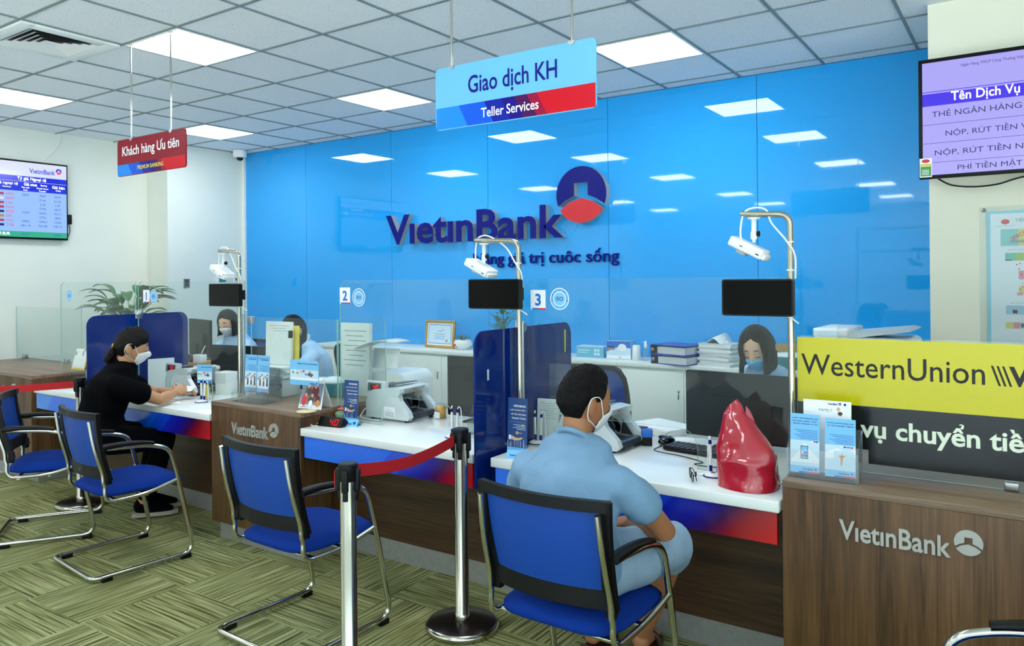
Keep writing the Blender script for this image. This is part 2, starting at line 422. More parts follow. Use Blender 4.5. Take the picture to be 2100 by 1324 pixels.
def glyphs(s, ext=0.0, bold=0.0):
    base, marks = split_tones(s); vs, fs = glyphs_plain(base, ext, bold)
    for i, kind in marks:
        pv, _ = glyphs_plain(base[:i + 1], 0, bold); cv, _ = glyphs_plain(base[i], 0, bold)
        if not pv or not cv: continue
        w = max(v.x for v in cv) - min(v.x for v in cv); cx = max(v.x for v in pv) - w / 2; top = max(v.y for v in cv)
        sh = mark_shape(kind, cx, top, base[i] in 'âêôÂÊÔăĂ', bold, w); n = len(vs); k = len(sh)
        if ext:
            vs += [Vector((a, b, -ext)) for a, b in sh] + [Vector((a, b, ext)) for a, b in sh]
            fs += [list(range(n, n + k))[::-1], list(range(n + k, n + 2 * k))] + [[n + j, n + (j + 1) % k, n + k + (j + 1) % k, n + k + j] for j in range(k)]
        else:
            vs += [Vector((a, b, 0)) for a, b in sh]; fs.append(list(range(n, n + k)))
    return vs, fs
def put_text(mb, s, x, y, w=None, h=None, T=None, mi=0, align='L', z=0.0008, ext=0.0, bold=0.0, skew=0.0):
    """x, y: lower corner of the writing box (or its centre / right end by align); w, h: size of the ink box"""
    key = (s, bold)
    if key not in _GC: _GC[key] = glyphs(s, 0.0 if not ext else 1.0, bold)
    if ext: 
        key = (s, bold, 'e')
        if key not in _GC: _GC[key] = glyphs(s, 1.0, bold)
    vs, fs = _GC[key]
    if not vs: return mb
    ax = min(v.x for v in vs); bx = max(v.x for v in vs); ay = min(v.y for v in vs); by = max(v.y for v in vs)
    sx = w / (bx - ax) if w else None; sy = h / (by - ay) if h else None
    if sx is None: sx = sy
    if sy is None: sy = sx
    ww = (bx - ax) * sx
    x0 = x if align == 'L' else (x - ww / 2 if align == 'C' else x - ww)
    out = []
    for v in vs:
        py = (v.y - ay) * sy
        p = Vector((x0 + (v.x - ax) * sx + skew * py, y + py, z + (ext if v.z > 0 else (0.0 if ext else 0.0))))
        out.append(T @ p if T else p)
    return mb.add(out, fs, mi)
def rect(mb, x0, x1, y0, y1, T=None, mi=0, z=0.0004):
    vs = [Vector((x0, y0, z)), Vector((x1, y0, z)), Vector((x1, y1, z)), Vector((x0, y1, z))]
    return mb.add([T @ v for v in vs] if T else vs, [[0, 1, 2, 3]], mi)
def poly(mb, pts, T=None, mi=0, z=0.0006):
    vs = [Vector((p[0], p[1], z)) for p in pts]
    return mb.add([T @ v for v in vs] if T else vs, [list(range(len(pts)))], mi)
def coin(mb, cx, cy, r, T, mi_top, mi_bot, d=0.0, z=0.0008):
    """round emblem: a disc with a square notch above an arched lens shape"""
    a0 = math.radians(-22)
    top = arc(cx, cy, r, a0, PI - a0, 28)
    # under edge of the upper body: curved bridge with a square gate
    by = cy - r * 0.36; gate = r * 0.28
    under = [(cx - r * 0.62, cy - r * 0.17), (cx - gate, cy - r * 0.03), (cx - gate, cy + r * 0.42), (cx + gate, cy + r * 0.42), (cx + gate, cy - r * 0.03), (cx + r * 0.62, cy - r * 0.17)]
    up = top + under
    lens = arc(cx, cy, r, PI - math.radians(-32), 2 * PI + math.radians(-32), 18) + [(cx + r * 0.5, cy - r * 0.27), (cx, cy - r * 0.12), (cx - r * 0.5, cy - r * 0.27)]
    if d:
        mb.prism(up, d, T, mi_top, z0=z); mb.prism(lens, d, T, mi_bot, z0=z)
    else:
        poly(mb, up, T, mi_top, z); poly(mb, lens, T, mi_bot, z)
    return mb
def brand(mb, x, y, w, T, mi=0, mi_coin=0, mi_red=1, ext=0.0, z=0.0008):
    """the bank's word mark with its round emblem; x,y lower left, w overall width"""
    put_text(mb, 'VıetınBank', x, y, w=w * 0.79, h=w * 0.16, T=T, mi=mi, bold=0.018, ext=ext, z=z)
    coin(mb, x + w * 0.905, y + w * 0.135, w * 0.095, T, mi_coin, mi_red, d=ext, z=z)
    return mb

def seg7(mb, s, x, y, w, h, T, mi=0, z=0.0008, skew=0.10, gap=0.45):
    """seven segment digits"""
    on = {'4': 'fgbc', '0': 'abcdef'}
    for ch in s:
        t = h * 0.11
        S = {'a': (t, h - t, w - t, h), 'd': (t, 0, w - t, t), 'g': (t, h / 2 - t / 2, w - t, h / 2 + t / 2), 'f': (0, h / 2 + t * .3, t, h - t * .3), 'b': (w - t, h / 2 + t * .3, w, h - t * .3), 'e': (0, t * .3, t, h / 2 - t * .3), 'c': (w - t, t * .3, w, h / 2 - t * .3)}
        for k in on[ch]:
            a, b, c, d = S[k]; poly(mb, [(x + a + skew * b, y + b), (x + c + skew * b, y + b), (x + c + skew * d, y + d), (x + a + skew * d, y + d)], T, mi, z)
        x += w * (1 + gap)
    return mb

# ------------------------------------------------------------------ bodies
def remesh(vs, fs, voxel, smooth=3, factor=0.5):
    me = bpy.data.meshes.new('tmp'); me.from_pydata([tuple(v) for v in vs], [], fs); me.update()
    o = bpy.data.objects.new('tmp', me); COL.objects.link(o)
    r = o.modifiers.new('r', 'REMESH'); r.mode = 'VOXEL'; r.voxel_size = voxel; r.use_smooth_shade = True
    if smooth:
        k = o.modifiers.new('s', 'SMOOTH'); k.iterations = smooth; k.factor = factor
    bpy.context.view_layer.update()
    out = bpy.data.meshes.new_from_object(o.evaluated_get(bpy.context.evaluated_depsgraph_get()))
    bpy.data.objects.remove(o); bpy.data.meshes.remove(me)
    return out
def blob(mb, rings_list):
    """rings_list: list of (centre, A, B) ellipse rings; rounded ends"""
    out = []; seg = 20
    c0, a0, b0 = [Vector(q) for q in rings_list[0]]; c1 = Vector(rings_list[1][0]); t0 = (c0 - c1).normalized()
    cN, aN, bN = [Vector(q) for q in rings_list[-1]]; cM = Vector(rings_list[-2][0]); tN = (cN - cM).normalized()
    def ring(c, a, b): return [c + a * math.cos(2 * PI * k / seg) + b * math.sin(2 * PI * k / seg) for k in range(seg)]
    for s_ in (0.98, 0.8, 0.45):
        k = math.sqrt(max(0, 1 - s_ * s_)); m = min(a0.length, b0.length)
        out.append(ring(c0 + t0 * m * s_ * 0.8, a0 * max(k, .1), b0 * max(k, .1)))
    for c, a, b in rings_list: out.append(ring(Vector(c), Vector(a), Vector(b)))
    for s_ in (0.45, 0.8, 0.98):
        k = math.sqrt(max(0, 1 - s_ * s_)); m = min(aN.length, bN.length)
        out.append(ring(cN + tN * m * s_ * 0.8, aN * max(k, .1), bN * max(k, .1)))
    return mb.rings(out, 0, True, True)
def limb(mb, pts, rs):
    pts = [Vector(p) for p in pts]; rl = []; up = None
    for i, p in enumerate(pts):
        t = (pts[min(i + 1, len(pts) - 1)] - pts[max(i - 1, 0)]).normalized()
        if up is None: up = Vector((0, 0, 1)) if abs(t.z) < 0.9 else Vector((0, 1, 0))
        a = t.cross(up).normalized(); b = a.cross(t).normalized(); up = b
        r = rs[i]; ra, rb = r if isinstance(r, tuple) else (r, r)
        rl.append((p, a * ra, b * rb))
    return blob(mb, rl)

def head_pt(d, infl=0.0, nose=1.0):
    """surface of a head in its own frame (x to its right, y forward, z up) along direction d; origin between the ears"""
    d = Vector(d).normalized()
    p = Vector((d.x * 0.077, d.y * 0.097, d.z * 0.122))
    t = min(1.0, max(0.0, (-p.z - 0.015) / 0.10))
    p.x *= 1 - 0.34 * t * t - 0.08 * t
    if p.y < 0: p.y *= 1 - 0.5 * t
    else: p.y *= 1 - 0.10 * t
    if p.y > 0 and p.z > 0.02: p.y *= 1 - 0.10 * min(1, (p.z - 0.02) / 0.09)
    p.z *= 1.0
    if d.y > 0:
        if nose:
            p.y += nose * 0.024 * math.exp(-(p.x / 0.013) ** 2 - ((p.z + 0.030) / 0.020) ** 2)
            p.y += nose * 0.010 * math.exp(-(p.x / 0.010) ** 2 - ((p.z + 0.005) / 0.022) ** 2)
        for sx in (-1, 1):
            p.y -= 0.009 * math.exp(-((p.x - sx * 0.031) / 0.017) ** 2 - ((p.z - 0.004) / 0.013) ** 2)
        p.y += 0.005 * math.exp(-(p.x / 0.02) ** 2 - ((p.z + 0.070) / 0.012) ** 2)
        p.y += 0.006 * math.exp(-(p.x / 0.022) ** 2 - ((p.z + 0.105) / 0.015) ** 2)
    return p + d * infl
def sph(az, el):
    """az: degrees from straight ahead towards the right ear; el: degrees up"""
    a = math.radians(az); e = math.radians(el)
    return Vector((math.sin(a) * math.cos(e), math.cos(a) * math.cos(e), math.sin(e)))

def hand(mb, wrist, fdir, palm, size=1.0, curl=0.5, thumb_side=1, spread=0.2):
    """palm and five jointed fingers. fdir: towards the fingers; palm: the way the palm faces; thumb_side: +1 thumb along fdir x palm"""
    f = Vector(fdir).normalized(); n = Vector(palm).normalized(); n = (n - f * n.dot(f)).normalized(); s = f.cross(n).normalized() * thumb_side
    w = Vector(wrist); k = size
    rl = [(w, s * 0.026 * k, n * 0.019 * k), (w + f * 0.035 * k, s * 0.036 * k, n * 0.016 * k), (w + f * 0.075 * k, s * 0.041 * k, n * 0.014 * k), (w + f * 0.090 * k, s * 0.038 * k, n * 0.011 * k)]
    blob(mb, rl)
    for i, (off, ln) in enumerate(((0.030, 0.072), (0.010, 0.082), (-0.010, 0.076), (-0.030, 0.060))):
        base = w + f * (0.085 - 0.004 * abs(i - 1)) * k + s * off * k
        d0 = (f + s * spread * off * 8).normalized(); ang = 0.0; p = base; pts = [base - d0 * 0.02 * k, base]
        for j, fr in enumerate((0.45, 0.32, 0.23)):
            ang += curl * (0.55 + 0.25 * j)
            dd = (d0 * math.cos(ang) + n * math.sin(ang)).normalized(); p = p + dd * ln * fr * k; pts.append(p)
        limb(mb, pts, [0.0095 * k, 0.0095 * k, 0.0088 * k, 0.0080 * k, 0.0068 * k])
    b = w + f * 0.030 * k + s * 0.030 * k
    pts = [b, b + (f * 0.5 + s * 0.75 + n * 0.35).normalized() * 0.035 * k]
    pts.append(pts[-1] + (f * 0.85 + s * 0.25 + n * 0.5 * (0.5 + curl)).normalized() * 0.030 * k)
    pts.append(pts[-1] + (f * 0.9 - s * 0.05 + n * 0.5 * (0.5 + curl)).normalized() * 0.024 * k)
    limb(mb, pts, [0.013 * k, 0.0105 * k, 0.0095 * k, 0.0075 * k])
    return mb
# ------------------------------------------------------------------ people
M_SKIN = mat('skin_tan', '#c08a66', rough=0.5, sub=0.05, noise_amt=0.05, noise_scale=18)
M_SKIN2 = mat('skin_light', '#dcae90', rough=0.5, sub=0.05, noise_amt=0.04, noise_scale=18)
M_SKIN3 = mat('skin_brown', '#a9714c', rough=0.48, sub=0.05, noise_amt=0.07, noise_scale=18)
M_SKIN4 = mat('skin_warm', '#c49069', rough=0.5, sub=0.05, noise_amt=0.05, noise_scale=18)
M_HAIR = mat('black_hair', '#060505', rough=0.5, spec=0.18, bump=0.8, bump_scale=260, stretch=(1, 1, 0.25))
M_HAIRB = mat('brown_black_hair', '#0d0605', rough=0.5, spec=0.2, bump=0.8, bump_scale=220, stretch=(1, 1, 0.25))
M_SHIRTB = mat('washed_blue_cotton', '#7a9dba', rough=0.9, spec=0.2, noise_amt=0.10, noise_scale=7, bump=0.35, bump_scale=26)
M_SHORTS = mat('pale_blue_cotton', '#93adc4', rough=0.9, spec=0.2, noise_amt=0.10, noise_scale=12, bump=0.4, bump_scale=30)
M_BLACKCL = mat('black_cotton', '#040508', rough=0.9, spec=0.08, noise_amt=0.25, noise_scale=9, bump=0.35, bump_scale=24)
M_TELLER = mat('sky_blue_shirt', '#a9cdec', rough=0.85, noise_amt=0.05, noise_scale=9, bump=0.3, bump_scale=22)
M_MASKW = mat('white_mask', '#eef0f0', rough=0.8, bump=0.15, bump_scale=120)
M_MASKB = mat('blue_mask', '#6fc2ee', rough=0.8, bump=0.15, bump_scale=120)
M_BROW = mat('brow', '#1d1310', rough=0.8)
M_EYEW = mat('eye_white', '#e6e2dc', rough=0.2)

def head_frame(c, heading, pitch=0, roll=0):
    return Matrix.Translation(c) @ Matrix.Rotation(math.radians(-heading), 4, 'Z') @ Matrix.Rotation(math.radians(pitch), 4, 'X') @ Matrix.Rotation(math.radians(roll), 4, 'Y')

def add_head(mb, H, k=1.0):
    n, m = 40, 28; rows = []
    for i in range(1, m):
        el = -90 + 180 * i / m
        rows.append([H @ (head_pt(sph(360 * j / n, el)) * k) for j in range(n)])
    mb.rings(rows, 0, True, True)
    for sx in (-1, 1):       # ears
        E = H @ Matrix.Translation((sx * 0.087 * k, -0.016 * k, -0.012 * k)) @ Matrix.Rotation(sx * 0.42, 4, 'Z') @ Matrix.Rotation(0.15, 4, 'X')
        mb.sphere((0, -0.004 * k, 0.004 * k), (0.0105 * k, 0.024 * k, 0.036 * k), T=E, u=14, v=10)
        mb.sphere((0.0, 0.002 * k, -0.022 * k), (0.009 * k, 0.012 * k, 0.014 * k), T=E, u=10, v=8)

def face_bits(root, H, k, T):
    """brows, lowered lids with lashes and a sliver of eye"""
    b = MB(); e = MB()
    for sx in (-1, 1):
        pts = [H @ (head_pt(sph(sx * (11 + 6 * i), 13 + (2.2, 3.4, 3.6, 2.4, 0.6)[i]), 0.002) * k) for i in range(5)]
        b.tube(pts, [0.0016 * k, 0.0030 * k, 0.0032 * k, 0.0026 * k, 0.0012 * k], 6)
        pts = [H @ (head_pt(sph(sx * (12 + 5 * i), (-1.2, -2.6, -3.1, -2.6, -1.2)[i]), 0.0018) * k) for i in range(5)]
        b.tube(pts, [0.0010 * k, 0.0020 * k, 0.0022 * k, 0.0022 * k, 0.0012 * k], 6)
        e.sphere((0, 0, 0), (0.011 * k, 0.005 * k, 0.0045 * k), T=H @ Matrix.Translation(head_pt(sph(sx * 22, 0.4), -0.002) * k), u=12, v=8)
    b.build('brows_and_lashes', M_BROW, root, T)
    plab(e.build('eyes', M_EYEW, root, T), 'narrow eyes under lowered lids')

def mask_part(root, H, k, T, m, top=-7, loops=True):
    mb = MB(); nu, nv = 22, 12; g = []
    for i in range(nv + 1):
        v = i / nv; row = []
        for j in range(nu + 1):
            u = -1 + 2 * j / nu
            az = u * 64
            el0 = top - 11 * u * u; el1 = -62 + 22 * u * u
            el = el0 + (el1 - el0) * v
            p = head_pt(sph(az, el), 0.006, nose=0.75)
            tent = 0.012 * (1 - u * u) * math.sin(PI * min(1, max(0, v)))
            p = p + Vector((0, 1, 0)) * tent
            p += sph(az, el) * 0.0014 * math.sin(v * 9.5) 
            row.append(H @ (p * k))
        g.append(row)
    W = nu + 1
    outer = [p for r in g for p in r]; c = H @ Vector((0, 0, -0.03))
    inner = [p + (c - p).normalized() * 0.003 for p in outer]
    fs = []; N = len(outer)
    for i in range(nv):
        for j in range(nu):
            a = i * W + j; fs.append([a, a + W, a + W + 1, a + 1]); fs.append([N + a, N + a + 1, N + a + W + 1, N + a + W])
    rim = [j for j in range(W)] + [i * W + nu for i in range(1, nv + 1)] + [nv * W + j for j in range(nu - 1, -1, -1)] + [i * W for i in range(nv - 1, 0, -1)]
    for a, b_ in zip(rim, rim[1:] + rim[:1]): fs.append([a, b_, N + b_, N + a])
    mb.add(outer + inner, fs, 0, True)
    o = mb.build('face_mask', m, root, T)
    if loops:
        lb = MB()
        for s in (-1, 1):
            u = s * 0.97; az = u * 64
            a = H @ (head_pt(sph(az, top - 13), 0.007) * k); b_ = H @ (head_pt(sph(az, -42), 0.007) * k)
            e1 = H @ (Vector((s * 0.090, 0.004, 0.026)) * k); e2 = H @ (Vector((s * 0.098, -0.032, 0.022)) * k); e3 = H @ (Vector((s * 0.102, -0.044, -0.012)) * k); e4 = H @ (Vector((s * 0.088, -0.030, -0.050)) * k)
            lb.tube(catmull([a, (a + e1) / 2 + (H.to_3x3() @ Vector((s * 0.004, 0, 0.002))), e1, e2, e3, e4, (e4 + b_) / 2 + (H.to_3x3() @ Vector((s * 0.005, 0, 0))), b_], 5), 0.0018 * k, 6)
        lp = lb.build('ear_loops', M_MASKW, o, T)
    return o

def hair_cap(mb, H, k, el_of_az, infl=0.012, rough=0.0, seed=1, thick=0.010, n=64, m=26):
    """scalp shell; el_of_az gives the hairline elevation for an azimuth 0..180"""
    rows = []
    for i in range(m + 1):
        v = i / m; row = []
        for j in range(n):
            az = 360 * j / n; a = az if az <= 180 else 360 - az
            e0 = el_of_az(a); el = e0 + (89.0 - e0) * v
            d = sph(az, el); fade = min(1.0, v * 4.5)
            r = infl * (0.25 + 0.75 * fade)
            if rough: r += rough * fade * (noise.noise(d * 24 + Vector((seed, 0, 0))) + 0.7 * noise.noise(d * 55))
            row.append(head_pt(d, r, nose=0) * k)
        rows.append(row)
    inner = [[p * (1 - thick * 1.6 / max(p.length, 1e-3)) for p in r] for r in rows]
    rows = [[H @ p for p in r] for r in rows]; inner = [[H @ p for p in r] for r in inner]
    mb.rings(inner[::-1] + rows, 0, True, True)
    return mb

def hair_curtain(mb, H, k, a0, a1, length, down, infl=0.02, thick=0.022, flare=0.0, wave=0.004, n=30, taper=0.0, el0=60):
    """sheet of longer hair from the crown over azimuths a0..a1 and hanging along 'down' below the ears"""
    dl = (H.to_3x3().inverted() @ Vector(down)).normalized()
    rows = []; m1, m2 = 9, 14
    for i in range(m1 + m2 + 1):
        row = []
        for j in range(n + 1):
            az = a0 + (a1 - a0) * j / n; wv = wave * math.sin(az * 0.9 + 3 * noise.noise(Vector((az * 0.05, i * 0.1, 3))))
            if i <= m1:
                el = el0 - (el0 + 6) * i / m1; p = head_pt(sph(az, el), infl + wv * i / m1, nose=0)
            else:
                t = (i - m1) / m2; q = head_pt(sph(az, -6), infl + wv, nose=0); out = Vector((q.x, q.y, 0)).normalized()
                lt = length * (1 - taper * abs(2 * j / n - 1)) * (1 + 0.05 * noise.noise(Vector((az * 0.2, 7, 1))))
                p = q + dl * lt * t + out * flare * t * t
            row.append(p)
        rows.append(row)
    def nrm(p):
        return Vector((p.x, p.y, 0.3 * p.z)).normalized() if Vector((p.x, p.y, 0)).length > 1e-4 else Vector((0, 0, 1))
    outer = [[H @ (p * k) for p in r] for r in rows]; inner = [[H @ ((p - nrm(p) * thick) * k) for p in r] for r in rows]
    loops = [o + i_[::-1] for o, i_ in zip(outer, inner)]
    return mb.rings(loops, 0, True, True)

def shape_mesh(mb, name, m, root, voxel, smooth, T, wrinkle=0.0, wscale=12.0, seed=0):
    me = remesh(mb.v, mb.f, voxel, smooth)
    if wrinkle:
        me.update()
        ns = [v.normal.copy() for v in me.vertices]
        for v, nn in zip(me.vertices, ns):
            p = v.co * wscale; q = Vector((p.x + seed, p.y, p.z * 0.55))
            v.co += nn * wrinkle * (noise.noise(q) + 0.5 * noise.noise(q * 2.3))
    me.transform(T); me.materials.append(m)
    for p in me.polygons: p.use_smooth = True
    o = link(name, me, root)
    return o

def person(spec):
    S = spec; k = S.get('k', 1.0); w = S.get('w', 1.0)
    loc = Vector(S['loc']); T = Matrix.Translation(-loc)
    V = lambda q: Vector(q)
    hip, waist, chest, neck = V(S['hip']), V(S['waist']), V(S['chest']), V(S['neck'])
    H = head_frame(S['head'], *S['face'])
    hd = V(S['head'])
    R = {'p': V(S['right_hip']).normalized(), 'c': V(S['right_chest']).normalized()}
    def torso(mb, g=0.0, low=0.0, top=True, gw=0.0):
        def ring(c, lat, up, rx, ry):
            dep = lat.cross(up).normalized(); return (c, lat * (rx + g), dep * (ry + g + gw))
        u1 = (chest - hip).normalized(); rm = ((R['p'] + R['c']) / 2).normalized()
        rl = [ring(hip - u1 * low, R['p'], u1, 0.165 * w, 0.115), ring(hip + (waist - hip) * 0.5, R['p'], u1, 0.160 * w, 0.115), ring(waist, rm, u1, 0.145 * w, 0.105),
              ring((waist + chest) / 2, rm, u1, 0.155 * w, 0.112), ring(chest, R['c'], u1, 0.165 * w, 0.118), ring((chest * 0.55 + neck * 0.45), R['c'], u1, 0.168 * w, 0.106), ring(chest * 0.22 + neck * 0.78, R['c'], u1, 0.122 * w, 0.080)]
        blob(mb, rl)
    def arm(mb, s, g=0.0, upto=None):
        a, e, wr = V(S['sh' + s]), V(S['el' + s]), V(S['wr' + s])
        if upto is None:
            limb(mb, [a + (chest - a) * 0.12 + (e - a) * .05, a + (e - a) * 0.5, e, e + (wr - e) * 0.35, wr], [0.043 * k, 0.045 * k, 0.038 * k, 0.040 * k, (0.026 * k)])
        else:
            limb(mb, [a + (chest - a) * 0.15, a + (e - a) * 0.3, a + (e - a) * upto], [0.060 * k + g, 0.058 * k + g, 0.056 * k + g * 1.35])
    def leg(mb, s, g=0.0, frm=0.0, upto=None):
        h, kn, an = V(S['hp' + s]), V(S['kn' + s]), V(S['an' + s])
        if upto is None:
            limb(mb, [h, h + (kn - h) * 0.5, kn, kn + (an - kn) * 0.35, an], [0.085 * k, 0.074 * k, 0.056 * k, 0.054 * k, 0.036 * k])
            toe = V(S['to' + s]); d = (toe - an); d.z = 0; d.normalize(); hz = an.z - 0.055
            limb(mb, [an + Vector((0, 0, -0.02)) - d * 0.02, an + d * 0.06 + Vector((0, 0, -0.035)), an + d * 0.15 + Vector((0, 0, -0.05))], [0.036 * k, 0.034 * k, (0.038 * k, 0.02 * k)])
        else:
            P = [h, h + (kn - h) * 0.5, kn]; Q = [0.092 * k + g, 0.082 * k + g, 0.066 * k + g]
            if upto > 1: P += [kn + (an - kn) * (upto - 1) * 0.6, kn + (an - kn) * (upto - 1)]; Q += [0.060 * k + g, 0.052 * k + g]
            else: P[-1] = h + (kn - h) * upto; P[1] = h + (kn - h) * upto * 0.5; Q[-1] = 0.074 * k + g * 1.3
            limb(mb, P, Q)
    # one continuous skin
    mb = MB(); torso(mb, -0.012)
    limb(mb, [neck - (neck - chest) * 0.25, neck, hd + H.to_3x3() @ Vector((0, -0.018, -0.055)) * k], [0.062 * k, 0.052 * k, 0.054 * k])
    add_head(mb, H, k)
    for s in 'LR':
        arm(mb, s)
        if ('hand' + s) in S:
            fd, pn, cu = S['hand' + s]; hand(mb, V(S['wr' + s]), fd, pn, k, cu, -1 if s == 'L' else 1)
        leg(mb, s)
    me = remesh(mb.v, mb.f, S.get('voxel', 0.0055), 2, 0.45)
    me.transform(T); me.materials.append(S['skin'])
    for p in me.polygons: p.use_smooth = True
    root = link('person', me); root.location = loc
    tag(root, S['label'], 'person')
    face_bits(root, H, k, T)
    mask_part(root, H, k, T, S.get('mask', M_MASKW), S.get('mask_top', -7), S.get('loops', True))
    # top garment
    mb = MB(); torso(mb, S.get('top_ease', 0.016), S.get('top_low', 0.05), gw=0.004)
    for s in 'LR': arm(mb, s, S.get('top_ease', 0.016) * .6, S.get('sleeve', 0.72))
    limb(mb, [neck - (neck - chest) * 0.35, neck + (hd - neck) * 0.04], [0.080 * k, 0.064 * k])
    shape_mesh(mb, S.get('top_name', 'shirt'), S['top'], root, 0.009, 3, T, S.get('wrinkle', 0.006), 11, seed=S.get('seed', 1))
    # collar
    cb = MB(); up = (hd - neck).normalized(); a = R['c']; f = a.cross(up) * -1; pts = []
    for j in range(17):
        th = 2 * PI * j / 16; pts.append(neck + (hd - neck) * 0.10 + a * math.cos(th) * 0.066 * k + f * math.sin(th) * 0.066 * k - up * (0.020 * math.sin(th)))
    cb.tube(pts[:-1], 0.010 if S.get('collar', 1) == 1 else 0.016, 8, closed=True)
    cb.build('collar', S['top'], root, T)
    # legs' garment
    mb = MB()
    def r2(c, lat, rx, ry): return (c, lat * rx, Vector((0, 0, 1)).cross(lat).normalized() * ry)
    blob(mb, [r2(hip - Vector((0, 0, 0.005)), R['p'], 0.178 * w, 0.128), r2(hip + Vector((0, 0, 0.05)), R['p'], 0.174 * w, 0.124)])
    for s in 'LR': leg(mb, s, S.get('leg_ease', 0.012), upto=S.get('leg_len', 1.9))
    shape_mesh(mb, S.get('bottom_name', 'trousers'), S['bottom'], root, 0.009, 3, T, 0.005, 9, seed=3)
    return root, H, T

def shoe(root, T, an, toe, m, sole_m, name='shoe', k=1.0):
    an = Vector(an); d = Vector(toe) - an; d.z = 0; d.normalize()
    mb = MB(); z = an.z
    limb(mb, [an + Vector((0, 0, -0.012)) - d * 0.025, an + d * 0.05 + Vector((0, 0, -0.03)), an + d * 0.12 + Vector((0, 0, -0.045)), an + d * 0.17 + Vector((0, 0, -0.052))], [(0.042 * k, 0.048), (0.046 * k, 0.044), (0.047 * k, 0.032), (0.036 * k, 0.022)])
    o = shape_mesh(mb, name, m, root, 0.007, 2, T)
    sb = MB(); s = Vector((d.y, -d.x, 0)); out = []
    for t, wd in ((-0.065, 0.028), (-0.04, 0.040), (0.05, 0.043), (0.12, 0.050), (0.18, 0.044), (0.215, 0.022)):
        out.append((t, wd))
    ol = [(t, wd) for t, wd in out] + [(t, -wd) for t, wd in out[::-1]]
    zz = an.z - 0.083
    vs = [an + d * t + s * wd + Vector((0, 0, zz - an.z)) for t, wd in ol] + [an + d * t + s * wd + Vector((0, 0, zz - an.z + 0.024)) for t, wd in ol]
    n = len(ol); sb.add(vs, [list(range(n)), list(range(n, 2 * n))[::-1]] + [[i, (i + 1) % n, n + (i + 1) % n, n + i] for i in range(n)])
    sb.build('sole', sole_m, o, T)
    return o
# ------------------------------------------------------------------ the room
ZC = 3.0935
YB = 5.82            # face of the blue wall
XL = -8.25           # left wall
XR, YF = 4.2, -7.0
GX, GY = -6.0005, 5.6537
def boxo(name, m, x0, x1, y0, y1, z0, z1, parent=None, bev=0.0):
    return MB().box(x0, x1, y0, y1, z0, z1, bev=bev).build(name, m, parent)
struct(boxo('floor', M_CARPET, -7.05, XR + .2, 0.9, YB + .4, -0.08, 0))
M_TILE = mat('pale_floor_tile', '#d6d9d6', rough=0.22, noise_amt=0.04, noise_scale=5)
struct(boxo('floor_lobby_bounce', M_TILE, XL - .2, XR + .2, YF - .2, 0.8995, -0.08, 0.0))  # unseen floor, made pale to throw light up at the ceiling
struct(boxo('floor_side_tile', M_TILE, XL - .2, -7.0505, 0.9, YB + .4, -0.08, 0.0))
struct(boxo('ceiling', M_CEIL, XL - .2, XR + .2, YF - .2, YB + .4, ZC + 0.006, ZC + 0.1))
gb = MB()
for i in range(-4, 18):
    x = GX + 0.6 * i
    if XL < x < XR: gb.box(x - .0085, x + .0085, YF, YB, ZC - .001, ZC + .008)
for j in range(-21, 1):
    y = GY + 0.6 * j
    if YF < y: gb.box(XL, XR, y - .0085, y + .0085, ZC - .0005, ZC + .008)
struct(gb.build('ceiling_grid', M_GRID))
struct(boxo('wall_left', M_WALL, XL - .15, XL, YF, YB + .3, 0, ZC + .02))
struct(boxo('wall_pillar', M_WALL, XL - .02, -7.85, 4.83, YB + .3, 0, ZC + .02))
wb = struct(boxo('wall_back', M_SEAM, -7.86, XR, YB + .006, YB + .2, 0, ZC + .02))
seams = [-7.85, -6.73, -5.43, -4.2, -2.94, -1.685, -0.43, 0.8]
for a, b in zip(seams, seams[1:]):
    boxo('glass_panel', M_BLUEWALL, a + .0022, b - .0022, YB - .004, YB + .01, 0.01, ZC - .001, wb)
struct(boxo('trim_1', M_CAB, -7.85, -7.80, YB - .03, YB - .001, 0, ZC))
struct(boxo('wall_column', M_WALLC, -0.455, 1.6, 4.90, YB + .2, 0, ZC + .02))
struct(boxo('wall_right', M_WALL, XR, XR + .15, 1.5, YB + .3, 0, ZC + .02))
struct(boxo('wall_right_lintel', M_WALL, XR, XR + .15, YF, 1.5, 2.6, ZC + .02))
wr_ = MB()
for y in (YF, -4.9, -2.8, -.7, 1.45): wr_.box(XR + .02, XR + .1, y, y + .05, 0, 2.6)
wr_.box(XR + .02, XR + .1, YF, 1.5, 2.55, 2.6); wr_.box(XR + .02, XR + .1, YF, 1.5, 0, .06)
w2 = struct(wr_.build('added_daylight_window', M_ALU)); boxo('window_pane', M_GLASS, XR + .055, XR + .065, YF + .05, 1.49, .02, 2.58, w2)  # unseen glazing, added to let more daylight into the room
struct(boxo('wall_front', M_WALL, XL, -3.2, YF - .15, YF, 0, ZC + .02))
struct(boxo('wall_front_lintel', M_WALL, -3.2, XR, YF - .15, YF, 2.6, ZC + .02))
wf = MB()
for x in (-3.2, -1.35, .5, 2.35, XR - .05): wf.box(x, x + .05, YF - .1, YF - .02, 0, 2.6)
wf.box(-3.2, XR, YF - .1, YF - .02, 2.55, 2.6); wf.box(-3.2, XR, YF - .1, YF - .02, 0, .06); wf.box(-3.2, XR, YF - .1, YF - .02, 2.05, 2.1)
w1 = struct(wf.build('window_1', M_ALU)); boxo('window_pane', M_GLASS, -3.19, XR, YF - .065, YF - .055, .02, 2.58, w1)

